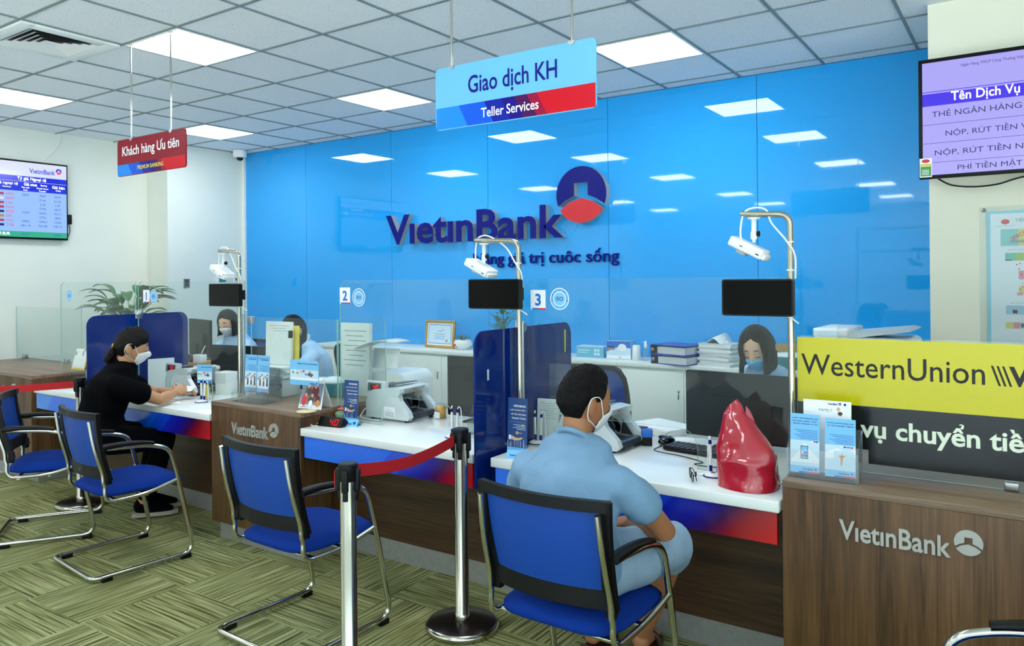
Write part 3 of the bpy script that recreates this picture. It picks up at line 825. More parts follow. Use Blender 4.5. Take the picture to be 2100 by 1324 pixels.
# ceiling light panels
def light_panel(i, j, label):
    x0, y0 = GX + .6 * i, GY + .6 * j
    t = thing('ceiling_light', label, 'ceiling light', (x0 + .3, y0 + .3, ZC), 0, 'square ceiling light panels')
    f = MB()
    for a in ((-.292, .292, -.292, -.278), (-.292, .292, .278, .292), (-.292, -.278, -.278, .278), (.278, .292, -.278, .278)): f.box(a[0], a[1], a[2], a[3], -.004, .004)
    f.build('frame', M_CAB, t)
    MB().box(-.278, .278, -.278, .278, -.0015, .003).build('diffuser', M_PANEL, t)
LL = {(2, -2): 'lit square ceiling panel behind the pale blue teller services sign', (6, -2): 'lit ceiling panel touching the free end of the teller services sign',
      (2, -5): 'large lit ceiling panel that the priority sign hangs from', (-2, -5): 'lit ceiling panel cut by the picture edge above the exchange rate television',
      (-2, -2): 'lit ceiling panel partly hidden by the red priority sign'}
for j in (-2, -5, -9, -14, -18):
    for i in (-2, 2, 6, 10):
        if j >= -9 and i >= 10: continue
        light_panel(i, j, LL.get((i, j), 'lit square ceiling panel mirrored in the blue glass wall'))

# air diffuser
t = thing('air_vent', 'square white louvred air vent in the ceiling', 'air vent', (GX + .9, GY - 3.3, ZC))
f = MB()
for a, b in ((.29, .21),):
    for q in ((-a, a, -a, -b), (-a, a, b, a), (-a, -b, -b, b), (b, a, -b, b)): f.box(q[0], q[1], q[2], q[3], -.012, .004, bev=.002)
f.build('frame', M_CAB, t)
MB().box(-.21, .21, -.21, .21, .0, .004).build('dark_throat', M_BLACK, t)
lv = MB()
for k in range(5):
    a = .205 - .038 * k; o_, i_ = a, a - .030
    for rot in range(4):
        R = Matrix.Rotation(rot * PI / 2, 4, 'Z')
        lv.add([R @ Vector(p) for p in ((-o_, -o_, -.012), (o_, -o_, -.012), (i_, -i_, -.001), (-i_, -i_, -.001))], [[0, 1, 2, 3]])
lv.box(-.035, .035, -.035, .035, -.012, -.008)
lv.build('louvres', M_WHITEPL, t)

# dome camera, switch, thermostat, cable
t = thing('dome_camera', 'small white dome security camera under the ceiling corner', 'security camera', (-7.62, 5.60, ZC))
MB().lathe([(.0, 0), (.075, 0), (.078, -.01), (.078, -.075), (.070, -.085), (.05, -.087), (0, -.087)], seg=24).build('housing', M_WHITEPL, t)
MB().sphere((0, 0, -.082), .042).build('dome', M_BLACKG, t)
t = thing('wall_switch', 'grey wall switch plate on the white pillar', 'switch', (-7.85, 5.05, 1.545))
MB().box(0, .010, -.035, .035, -.05, .05, bev=.003).build('plate', M_GREYPL, t)
MB().box(.010, .014, -.018, .018, -.03, -.002, bev=.002).box(.010, .014, -.018, .018, .004, .03, bev=.002).build('rocker', M_BLACK, t)
t = thing('thermostat', 'white wall controller with green display on the pillar', 'thermostat', (-7.85, 5.50, 1.56))
MB().box(0, .02, -.08, .08, -.06, .06, bev=.005).build('housing', M_WHITEPL, t)
MB().box(.02, .021, -.045, .045, -.008, .04).build('display', mat('green_lcd', '#3f7f74', rough=.3), t)
t = thing('wall_sensor', 'small white box with dark window next to the blue wall', 'sensor', (-7.85, 5.70, 1.57))
MB().box(0, .02, -.045, .045, -.05, .05, bev=.005).build('housing', M_WHITEPL, t)
MB().box(.02, .021, -.025, .025, .0, .03).build('window', M_GREYPL, t)
o = MB().tube(catmull([(XL + .01, 3.90, 3.08), (XL + .008, 3.89, 3.0), (XL + .008, 3.83, 2.9), (XL + .008, 3.76, 2.82), (XL + .008, 3.74, 2.72)], 5), .004, 6).build('cable', M_WHITEPL)
tag(o, 'thin white cable running down the wall to the television', 'cable')

# ------------------------------------------------------------------ lettering on the blue wall
t = thing('wall_logo', 'large dark blue bank name in raised letters with round emblem', 'wall sign', (-5.44, YB, 1.92))
for chunk in [0]:
    m1 = MB(); m2 = MB(); F = front(0, -.075, 0)
    put_text(m1, 'VıetınBank', 0, 0, w=2.10, h=.30, T=F, bold=.022, z=0.0, ext=.004)
    m1.build('letters', M_NAVY, t)
    F2 = front(0, -.004, 0)
    put_text(m2, 'VıetınBank', 0, 0, w=2.10, h=.30, T=F2, bold=.020, z=0.0, ext=.066)
    m2.build('letter_sides', M_LOGO, t)
    c1 = MB(); coin(c1, 2.275, .365, .243, front(0, -.075, 0), 0, 1, d=.004); plab(c1.build('emblem', [M_NAVY, M_REDP], t), 'round blue and red emblem face')
    c2 = MB(); coin(c2, 2.275, .365, .2425, front(0, -.004, 0), 0, 0, d=.066); c2.build('emblem_sides', M_LOGO, t)
t = thing('wall_slogan', 'dark blue raised slogan lettering below the bank name', 'wall sign', (-4.365, YB, 1.70))
m1 = MB(); put_text(m1, 'Nâng giá trị cuôc sống', 0, -.03, w=1.53, h=.155, T=front(0, -.016, 0), bold=.010, ext=.012, z=0); m1.build('letters', M_NAVY, t)

# ------------------------------------------------------------------ hanging signs
def hanging_sign(name, label, x0, x1, z0, z1, y, rods, bodym, bandh, top, bot, topm, botm, poles):
    t = thing(name, label, 'hanging sign', ((x0 + x1) / 2, y, z0)); w = x1 - x0; h = z1 - z0
    F = front(-w / 2, 0, 0)
    MB().prism(rrect(0, w, 0, h, .022), .006, F, z0=-.006).build('board', bodym, t)
    b = MB(); cs = [(0, .16), (.16, .33), (.33, .44), (.44, .52), (.52, .60), (.60, .66), (.66, .96), (.96, 1)]
    for k, (a, c) in enumerate(cs):
        sk = -.05 * (1 if 0 < k < 7 else 0); sk2 = -.05 * (1 if k < 6 else 0)
        pts = [(a * w - sk * (1 if k else 0) + (0 if k else .004), .004), (c * w - (sk2 if k < 7 else 0) - (.004 if k == 7 else 0), .004), (c * w - (.004 if k == 7 else 0), bandh), (a * w + (0 if k else .004), bandh)]
        poly(b, pts, F, k, .0003 + .0001 * k)
    b.build('colour_band', [mat('band%d' % i, c, rough=.25, spec=.15) for i, c in enumerate(('#1a86f4', '#1258d8', '#14219a', '#1b1080', '#4a1152', '#99123a', '#cf1326', '#d01428'))], t)
    m = MB(); put_text(m, top[0], top[1], top[2], w=top[3], h=top[4], T=F, bold=.014, z=.0012); m.build('lettering', topm, t)
    m = MB(); put_text(m, bot[0], bot[1], bot[2], w=bot[3], h=bot[4], T=F, bold=.012, z=.0016); m.build('small_lettering', botm, t)
    for px in poles:
        x = px - x0 - w / 2
        MB().tube([(x, .003, h - .005), (x, .003, ZC - z0)], .0055, 8).box(x - .02, x + .02, -.01, .015, ZC - z0 - .006, ZC - z0).build('rod', M_CHROME, t)
        MB().prism(arc(0, 0, .017, PI, 2 * PI, 8), .016, Matrix.Translation((x, .011, h + .003)) @ UP, z0=0).build('clip', M_SATIN, t)
hanging_sign('priority_sign', 'red hanging sign for priority customers with a yellow second line', -4.905, -4.145, 2.255, 2.49, 2.672, None, mat('sign_crimson', '#8c0a24', rough=.25, spec=.15), .075,
             ('Khách hàng Ưu tiên', .06, .11, .63, .088), ('PREMIUM BANKING', .235, .030, .29, .026), M_WHITEP, M_YELP, (-4.74, -4.30))
hanging_sign('teller_sign', 'pale blue hanging sign for teller services above the counters', -2.217, -1.398, 2.245, 2.525, 2.672, None, mat('sign_sky', '#6db8e4', rough=.25, spec=.2), .10,
             ('Giao dịch KH', .185, .125, .455, .098), ('Teller Services', .255, .030, .295, .042), M_NAVYP, M_WHITEP, (-2.125, -1.508))

# ------------------------------------------------------------------ televisions
t = thing('television', 'wall television showing a currency exchange rate table', 'television', (XL + .002, 3.27, 2.0))
Fl = Matrix(((0, 0, 1, 0), (1, 0, 0, 0), (0, 1, 0, 0), (0, 0, 0, 1)))   # local x -> +Y, y -> z, out -> +X
W_, H_ = 1.33, .775
MB().box(.03, .068, -W_ / 2, W_ / 2, 0, H_, bev=.004).build('casing', M_BLACK, t)
MB().box(0, .03, -.25, .25, .2, .55).build('wall_bracket', M_BLACK, t)
S_ = Matrix.Translation((.0685, 0, 0)) @ Fl
mb = MB(); x0, x1, y0, y1 = -.652, .652, .020, .758
rect(mb, x0, x1, y0, y1, S_, 0, .0002); rect(mb, x0, x1, .61, y1, S_, 1, .0006); rect(mb, x0, x1, .472, .620, S_, 2, .0008); rect(mb, x0, x1, y0, .075, S_, 3, .0006)
rect(mb, x0, x1, .566, .569, S_, 1, .0012)
for k, c in enumerate((4, 1, 4, 4, 5, 6, 4, 5)): rect(mb, .028, .072, .425 - .043 * k, .447 - .043 * k, S_, c, .0008)
mb.build('screen', [screen_mat('scr_pale', '#9fc6ff', 0.60), screen_mat('scr_white', '#dfe6fa', 0.60), screen_mat('scr_blue', '#2433e0', 0.60), screen_mat('scr_green', '#3fbf92', 0.54), screen_mat('scr_red', '#d04460', 0.48), screen_mat('scr_navy', '#26288a', 0.48), screen_mat('scr_gold', '#d8a030', 0.48)], t)
wt = MB(); z = .0016
put_text(wt, 'Tỷ giá Ngoại tệ', .19, .573, w=.265, h=.040, T=S_, z=z, bold=.01); put_text(wt, 'Mã ngoại tệ', .005, .522, w=.19, h=.032, T=S_, z=z); put_text(wt, 'Giá mua', .25, .528, w=.12, h=.030, T=S_, z=z, bold=.01)
put_text(wt, 'Buying', .405, .530, h=.020, T=S_, z=z); put_text(wt, 'Giá bán', .632, .520, w=.12, h=.028, T=S_, z=z, bold=.01, align='R'); put_text(wt, 'Currency', .06, .495, h=.018, T=S_, z=z)
put_text(wt, 'Tiền mặt', .263, .499, h=.019, T=S_, z=z, align='C'); put_text(wt, 'Cash', .263, .478, h=.014, T=S_, z=z, align='C'); put_text(wt, 'Chuyển khoản', .42, .500, h=.020, T=S_, z=z, align='C'); put_text(wt, 'Transfer', .42, .478, h=.014, T=S_, z=z, align='C'); put_text(wt, 'Selling', .57, .492, h=.018, T=S_, z=z, align='C')
put_text(wt, '< 50 EUR', -.02, .038, h=.026, T=S_, z=z, bold=.008); wt.build('white_lettering', mat('scr_text_white', '#ffffff', emit='#ffffff', emit_s=1.0), t)
ct = MB(); dt = MB()
for k, (c, a, b_, d_) in enumerate((('HKD', '2894', '2909', '3044'), ('KRW', '', '19.46', '22.26'), ('LAK', '', '2.24', '2.69'), ('NOK', '', '2730', '2810'), ('NZD', '16341', '16424', '16711'), ('SEK', '', '2752', '2802'), ('SGD', '16863', '16963', '17563'), ('THB', '681.14', '725.48', '749.14'))):
    y = .425 - .043 * k
    put_text(ct, c, .090, y, h=.024, T=S_, z=z)
    for s_, xx in ((a, .263), (b_, .42), (d_, .562)):
        if s_: put_text(dt, s_, xx, y, h=.022, T=S_, z=z, align='C')
put_text(dt, '27822', .263, .038, h=.02, T=S_, z=z, align='C'); put_text(dt, '28995', .562, .038, h=.02, T=S_, z=z, align='C')
ct.build('pink_lettering', mat('scr_text_pink', '#b03a68', emit='#c8406c', emit_s=.35), t); dt.build('blue_lettering', mat('scr_text_blue', '#22409a', emit='#2c48a8', emit_s=.3), t)
lg = MB(); brand(lg, .30, .655, .305, S_, z=z); lg.build('logo', [mat('scr_navy_text', '#1a2a90', emit='#22319c', emit_s=.8), mat('scr_red_text', '#d02030', emit='#d82838', emit_s=.9)], t)
MB().box(.012, .05, .672, .715, .17, .27, bev=.006).tube(catmull([(.03, .69, .18), (.03, .70, .10), (.03, .68, .04), (.03, .66, .06)], 5), .004, 6).build('power_adapter', M_BLACK, t)

t = thing('television', 'wall television with a lilac list of banking services', 'television', (-.49, 4.90, 2.10))
W_, H_ = 1.15, .655
MB().box(0, W_, -.155, -.115, 0, H_, bev=.005).build('casing', M_BLACK, t)
MB().box(.3, .85, -.115, 0, .2, .45).build('wall_bracket', M_BLACK, t)
S_ = front(0, -.156, 0); mb = MB()
rect(mb, .020, W_ - .02, .018, H_ - .022, S_, 0, .0004); rect(mb, .020, W_ - .02, .395, .462, S_, 1, .0008); rect(mb, .020, W_ - .02, .470, .474, S_, 1, .0008)
for y in (.292, .190, .085): rect(mb, .02, W_ - .02, y, y + .0022, S_, 2, .0008)
mb.build('screen', [screen_mat('scr_lilac', '#b3acff', 0.57), screen_mat('scr_violet', '#4630ee', 0.60), screen_mat('scr_line', '#3f3f9a', 0.36)], t)
mb = MB(); z = .0014
put_text(mb, 'Tên Dịch Vụ', .157, .400, w=.31, h=.062, T=S_, z=z, bold=.012); mb.build('heading', mat('scr_text_pale', '#dcd8ff', emit='#dcd8ff', emit_s=1.0), t)
mb = MB()
put_text(mb, 'THẺ NGÂN HÀNG ĐIỆN TỬ', .066, .325, h=.048, w=.62, T=S_, z=z); put_text(mb, 'NỘP, RÚT TIỀN VNĐ', .130, .218, h=.048, w=.44, T=S_, z=z); put_text(mb, 'NỘP, RÚT TIỀN NGOẠI TỆ', .078, .116, h=.048, w=.60, T=S_, z=z); put_text(mb, 'PHÍ TIỀN MẶT', .185, .030, h=.046, w=.29, T=S_, z=z)
put_text(mb, 'Ngân Hàng TMCP Công Thương Việt Nam', .205, .585, h=.020, w=.32, T=S_, z=z); mb.build('lettering', mat('scr_text_dark', '#15154a', emit='#1c1c60', emit_s=.4), t)
mb = MB(); rect(mb, .004, .064, .008, .112, S_, 0, .0030); rect(mb, .008, .060, .014, .080, S_, 1, .0034); rect(mb, .010, .058, .066, .078, S_, 2, .0038); poly(mb, [(.034 + .020 * math.cos(a * .5236), .097 + .010 * math.sin(a * .5236)) for a in range(12)], S_, 3, .0034)
for k in range(4): rect(mb, .014, .05, .022 + .008 * k, .025 + .008 * k, S_, 0, .0038)
plab(mb.build('energy_sticker', [M_WHITEP, M_GREENP, M_YELP, M_REDP], t), 'green and white energy sticker')
MB().tube(catmull([(.09, -.12, .0), (.15, -.08, -.035), (.25, -.06, -.05), (.36, -.06, -.045), (.45, -.06, -.02), (.6, -.07, .01)], 6), .0045, 6).build('hanging_cable', M_BLACK, t)

# ------------------------------------------------------------------ banknote poster
t = thing('banknote_poster', 'framed banknote specimen poster on the cream column', 'poster', (-.215, 4.90, 1.14))
MB().box(0, .80, -.012, -.006, 0, .80).build('cover_sheet', M_ACRYL, t)
S_ = front(0, -.0045, 0); mb = MB()
rect(mb, .035, .78, 0, .775, S_, 0, 0); rect(mb, .052, .78, 0, .760, S_, 1, .0004)
def note(x, y, w_, h_, cols, face=True):
    rect(mb, x, x + w_ * .4, y, y + h_, S_, cols[0], .0008); rect(mb, x + w_ * .4, x + w_ * .75, y, y + h_, S_, cols[1], .0008); rect(mb, x + w_ * .75, x + w_, y, y + h_, S_, cols[2], .0008)
    if face:
        poly(mb, [(x + w_ * .86 + h_ * .22 * math.cos(a * .5236), y + h_ * .52 + h_ * .36 * math.sin(a * .5236)) for a in range(12)], S_, 3, .0012)
note(.098, .585, .20, .090, (4, 5, 6)); note(.118, .505, .12, .042, (7, 8, 4)); rect(mb, .118, .15, .505, .511, S_, 9, .0012)
note(.178, .405, .12, .046, (10, 6, 10)); note(.178, .322, .12, .046, (5, 8, 5)); rect(mb, .170, .196, .318, .335, S_, 10, .0012)
note(.120, .216, .085, .048, (11, 11, 11), False); rect(mb, .150, .172, .222, .240, S_, 9, .0014); note(.207, .244, .12, .022, (4, 8, 3)); note(.207, .216, .12, .024, (8, 5, 8))
note(.118, .140, .088, .034, (5, 10, 5)); note(.206, .146, .11, .034, (8, 8, 7)); poly(mb, [(.120 + .020 * math.cos(a * .5236), .715 + .014 * math.sin(a * .5236)) for a in range(12)], S_, 12, .0008)
for k, (x, y) in enumerate(((.17, .484), (.185, .489), (.215, .489), (.18, .46), (.19, .43), (.195, .365), (.21, .09), (.185, .35))): poly(mb, [(x + .004 * math.cos(a), y + .004 * math.sin(a)) for a in range(6)], S_, 12, .0016)
mb.build('print', [mat('poster_sky', '#8fd6ea', rough=.5), mat('poster_white', '#eaf3f8', rough=.5), M_GREYP, M_BLUEP, mat('note_teal', '#8fd2cf', rough=.6), mat('note_yellow', '#e6dc86', rough=.6), mat('note_lilac', '#cdb4e0', rough=.6), mat('note_aqua', '#6fc6b0', rough=.6), mat('note_lime', '#a8c95a', rough=.6), M_BROWNP, mat('note_pink', '#e89aa6', rough=.6), mat('note_pale', '#aed3ea', rough=.6), M_REDP], t)
mb = MB(); put_text(mb, 'TIỀN VIỆT NAM', .165, .708, h=.028, T=S_, z=.0016); put_text(mb, '500000', .140, .600, h=.016, T=S_, z=.0018, bold=.02)
for s_, x, y, h_ in (('NGÂN HÀNG NHÀ NƯỚC VIỆT NAM', .072, .690, .006), ('SOI TRƯỚC NGUỒN SÁNG', .130, .560, .008), ('VUỐT NHẸ', .200, .462, .008), ('CHAO NGHIÊNG', .190, .378, .008), ('KIỂM TRA HÌNH ẨN', .140, .275, .008)): put_text(mb, s_, x, y, h=h_, T=S_, z=.0016)
mb.build('lettering', M_GREYP, t)
mb = MB(); put_text(mb, 'SPECIMEN', 0, 0, h=.020, T=S_ @ Matrix.Translation((.150, .612, 0)) @ Matrix.Rotation(.5, 4, 'Z'), z=.0022); put_text(mb, 'LIÊN KẾT', .20, .02, h=.010, T=S_, z=.0016); mb.build('red_lettering', M_REDP, t)
MB().lathe([(0, 0), (.011, 0), (.010, .006), (0, .008)], seg=14, T=Matrix.Translation((.022, -.012, .782)) @ UP).build('standoff_screw', M_SATIN, t)
# ------------------------------------------------------------------ counters
YD, ZD, ZB = 2.81, 0.76, 0.84
def fascia_mat(name, stops):
    m = bpy.data.materials.new(name); m.use_nodes = True
    nt = m.node_tree; b = nt.nodes['Principled BSDF']; b.inputs['Roughness'].default_value = 0.18
    tc = nd(nt, 'ShaderNodeTexCoord'); sp = nd(nt, 'ShaderNodeSeparateXYZ'); nt.links.new(tc.outputs['Generated'], sp.inputs[0])
    # slanted colour fields: shift along x with height
    ad = nd(nt, 'ShaderNodeMath', operation='MULTIPLY_ADD'); ad.inputs[1].default_value = -0.10
    nt.links.new(sp.outputs['Z'], ad.inputs[0]); nt.links.new(sp.outputs['X'], ad.inputs[2])
    rp = nd(nt, 'ShaderNodeValToRGB'); e = rp.color_ramp.elements
    e[0].position = stops[0][0]; e[0].color = lin(stops[0][1]); e[1].position = stops[-1][0]; e[1].color = lin(stops[-1][1])
    for p, c in stops[1:-1]:
        k = e.new(p); k.color = lin(c)
    nt.links.new(ad.outputs[0], rp.inputs[0]); nt.links.new(rp.outputs[0], b.inputs['Base Color'])
    return m
FULL = [(0.0, '#1470f2'), (.46, '#1068ee'), (.47, '#0c52dc'), (.58, '#0f3fd4'), (.59, '#1228b8'), (.70, '#1a1596'), (.78, '#3a0c4a'), (.85, '#8e0712'), (1.0, '#cf0a10')]
M_FASC = fascia_mat('fascia_print', FULL)
M_FASCB = fascia_mat('fascia_print_blue', [(0.0, '#2f86ee'), (.18, '#2f86ee'), (.19, '#1470f2'), (1.0, '#0f62e6')])

def desk(label, x0, x1, fm, y1=3.72):
    t = thing('teller_desk', label, 'desk', ((x0 + x1) / 2, YD, 0), 0, 'white topped teller desks'); w = (x1 - x0) / 2
    MB().box(-w, w, 0, y1 - YD, ZD - .042, ZD, bev=.004).build('worktop', M_WHITE, t)
    MB().box(-w + .02, w - .01, .012, .03, .600, ZD - .043).build('fascia', fm, t)
    MB().box(-w + .004, w - .004, .34, .36, .115, ZD - .043).build('modesty_panel', M_WOODH, t)
    MB().box(-w + .004, w - .004, .345, .362, 0, .114).build('plinth', M_ALU, t)
    for s in (-1, 1): MB().box(s * w - .012 + (.012 if s < 0 else -.012), s * w + .012 + (.012 if s < 0 else -.012), .365, y1 - YD, 0, ZD - .043).build('side_panel', M_WOODH, t)
    return t
desk('white teller desk with all blue front band behind the belt post', -6.40, -5.472, M_FASCB)
desk('white teller desk where the woman in black rests her arms', -5.448, -4.146, M_FASC)
desk('white teller desk with the red lit 40 display and pen holder', -3.318, -2.130, M_FASC)
desk('white teller desk in front of the man in the blue shirt', -2.030, -.748, M_FASC)

def block(label, x0, x1, y1, logo):
    t = thing('counter_block', label, 'counter', ((x0 + x1) / 2, YD + .01, 0), 0, 'walnut counter blocks'); w = (x1 - x0) / 2; d = y1 - YD - .01
    MB().box(-w, w, 0, d, .115, ZB - .0255, bev=.001).build('body', M_WOOD, t)
    MB().box(-w, w, -.001, d, ZB - .025, ZB, bev=.0015).build('top', M_WOODTOP, t)
    MB().box(-w + .01, w - .01, .05, d - .02, 0, .114).build('plinth', M_ALU, t)
    if logo is not None:
        m = MB(); brand(m, logo - (x0 + x1) / 2, .665, .425, front(0, -.001, 0), 0, 0, 0, ext=.008, z=0); plab(m.build('logo', M_LOGO, t), 'brushed metal bank name with round emblem')
    return t
block('walnut counter block holding a low clear pane, cut by the picture edge', -8.1, -6.46, 3.50, -7.13)
block('walnut counter block between two desks, papers and tent calendar on top', -4.138, -3.325, 3.45, -3.93)
block('wide walnut counter block below the yellow money transfer board', -.738, 1.55, 3.50, -.545)

t = thing('back_worktop', 'white worktop behind the middle block carrying papers and the form printer', 'worktop', (-3.73, 3.46, 0))
MB().box(-.40, .40, 0, .50, ZD - .042, ZD, bev=.003).build('top', M_WHITE, t)
for s in (-1, 1): MB().box(s * .37 - .012, s * .37 + .012, .02, .48, 0, ZD - .0425).build('side_panel', M_CAB, t)

# ------------------------------------------------------------------ glass screens on the desks
YG = 3.112
def iso_sticker(t, x, z, r):
    m = MB(); F = front(x, -.0045, z)
    poly(m, [(r * math.cos(a * PI / 16), r * math.sin(a * PI / 16)) for a in range(32)], F, 0, .0002)
    poly(m, [(r * .93 * math.cos(a * PI / 16), r * .93 * math.sin(a * PI / 16)) for a in range(32)], F, 1, .0005)
    poly(m, [(r * .68 * math.cos(a * PI / 16), r * .68 * math.sin(a * PI / 16)) for a in range(32)], F, 0, .0008)
    poly(m, [(r * .61 * math.cos(a * PI / 16), r * .61 * math.sin(a * PI / 16)) for a in range(32)], F, 1, .0011)
    put_text(m, 'ISO', 0, -r * .17, h=r * .36, T=F, mi=2, align='C', z=.0014, bold=.01)
    for word, a0, span, flip in (('Ngân Hàng TMCP Công Thương Việt Nam', 200, 220, False), ('9001:2015', 235, 70, True)):
        n = len(word)
        for i, ch in enumerate(word):
            if ch == ' ': continue
            a = math.radians(a0 - span * (i + .5) / n) if not flip else math.radians(a0 + span * (i + .5) / n)
            G = F @ Matrix.Translation((r * .80 * math.cos(a), r * .80 * math.sin(a), 0)) @ Matrix.Rotation(a - PI / 2 if not flip else a + PI / 2, 4, 'Z')
            put_text(m, ch, 0, -r * .06, h=r * .11, T=G, mi=2, align='C', z=.0014)
    plab(m.build('quality_sticker', [M_WHITEP, M_SKYP, M_NAVYP], t), 'round pale blue ISO sticker')
def num_sticker(t, x, z, ch, w=.085, h=.095):
    m = MB(); F = front(x - w / 2, -.0045, z - h / 2)
    rect(m, 0, w, 0, h, F, 0, .0002); rect(m, w * .1, w * .55, 0, h * .09, F, 1, .0005); rect(m, w * .5, w, 0, h * .09, F, 2, .0006)
    put_text(m, ch, w / 2, h * .20, h=h * .62, T=F, mi=1, align='C', z=.0008, bold=.03)
    plab(m.build('number_sticker', [M_WHITEP, M_BLUEP, M_REDP], t), 'white sticker with blue number ' + ch)
def screen(label, x0, x1, arch, num, iso, z1=1.572, round_left=True):
    t = thing('glass_screen', label, 'glass screen', ((x0 + x1) / 2, YG, ZD), 0, 'clear counter screens'); c = (x0 + x1) / 2
    ol = []
    if arch:
        a0, a1, hz = arch[0] - c, arch[1] - c, arch[2]
        ol = [(x0 - c, 0), (a0, 0)] + [(a0, hz - .08)] + arc(a0 + .08, hz - .08, .08, PI, PI / 2, 6)[1:] + arc(a1 - .08, hz - .08, .08, PI / 2, 0, 6) + [(a1, 0), (x1 - c, 0)]
    else:
        ol = [(x0 - c, 0), (x1 - c, 0)]
    top = z1 - ZD; R = .06
    ol += [(x1 - c, top)]
    ol += arc(x0 - c + R, top - R, R, PI / 2, PI, 6) if round_left else [(x0 - c, top)]
    MB().prism(ol, .008, front(0, .004, .0005), 0, 1).build('pane', [M_GLASS, M_GEDGE], t)
    if num: num_sticker(t, num[0] - c, num[1] - ZD, num[2])
    if iso: iso_sticker(t, iso[0] - c, iso[1] - ZD, .052)
    return t
screen('clear glass counter screen with only a round sticker', -6.60, -5.478, (-6.2, -5.75, .16), None, (-6.45, 1.463))
screen('clear glass counter screen with number 1 sticker', -5.446, -4.20, (-5.05, -4.55, .16), (-5.33, 1.465, '1'), (-5.235, 1.465))
screen('clear glass counter screen with number 2 sticker', -3.316, -2.08, (-2.995, -2.485, .165), (-3.272, 1.482, '2'), (-3.16, 1.473))
screen('clear glass counter screen with number 3 sticker', -2.040, -.78, (-1.66, -1.163, .165), (-1.952, 1.470, '3'), (-1.832, 1.476))

# low panes over the middle block
t = thing('low_glass_screen', 'low clear glass pane standing across the middle walnut block', 'glass screen', (-3.78, YG, ZB))
MB().prism([(-.355, 0), (.445, 0), (.445, .50), (-.355, .50)], .008, front(0, .004, .0005), 0, 1).build('pane', [M_GLASS, M_GEDGE], t)
MB().box(-.375, -.335, -.014, .014, .455, .505, bev=.003).build('clamp', M_SATIN, t)
t = thing('side_glass_screen', 'low clear side pane with rounded corner behind the middle block', 'glass screen', (-3.36, YG + .01, ZD))
SIDE = Matrix(((0, 0, 1, 0), (1, 0, 0, 0), (0, 1, 0, 0), (0, 0, 0, 1)))
MB().prism(rrect(0, .405, .082, .58, .05, 6, (0, 0, 1, 0)), .008, SIDE, 0, 1).build('pane', [M_GLASS, M_GEDGE], t)
t = thing('low_glass_screen', 'low clear pane on metal feet upon the far walnut block', 'glass screen', (-7.55, 3.44, ZB))
MB().prism([(-.62, 0), (.62, 0), (.62, .50), (-.62, .50)], .008, front(0, .004, .0005), 0, 1).build('pane', [M_GLASS, M_GEDGE], t)
for x in (-.45, .36): MB().box(x - .022, x + .022, -.02, .02, .0005, .045, bev=.004).build('foot_clamp', M_SATIN, t)

# ------------------------------------------------------------------ blue dividers between the stations
def divider(label, x, y0, y1, z0, z1):
    t = thing('privacy_divider', label, 'divider', (x, y0, z0), 0, 'blue glass dividers')
    MB().prism(rrect(0, y1 - y0, 0, z1 - z0, .07, 7, (0, 0, 1, 1)), .010, Matrix.Translation((-.005, 0, 0)) @ SIDE).build('panel', M_DIVBLUE, t)
    MB().box(-.012, .012, .35, .40, z1 - z0 - .035, z1 - z0 + .03, bev=.004).lathe([(.024, 0), (.026, .005), (.026, .014), (.0, .016)], seg=16, T=Matrix.Translation((.012, .375, z1 - z0)) @ Matrix.Rotation(PI / 2, 4, 'Y')).build('clamp', M_SATIN, t)
    return t
divider('dark blue glass divider behind the woman in black', -5.462, 2.745, 3.52, .575, 1.335)
d2 = divider('dark blue glass divider beside the man in the blue shirt', -2.075, 2.755, 3.63, .625, 1.335)
for nm, y, z in (('yellow_tab', .80, .55), ('silver_tab', .09, .48)):
    MB().box(.006, .0085, y, y + .012, z, z + .12 if nm == 'yellow_tab' else z + .05).build(nm, mat(nm, '#c9d84a' if nm[0] == 'y' else '#c8d0dc', rough=.4), d2)

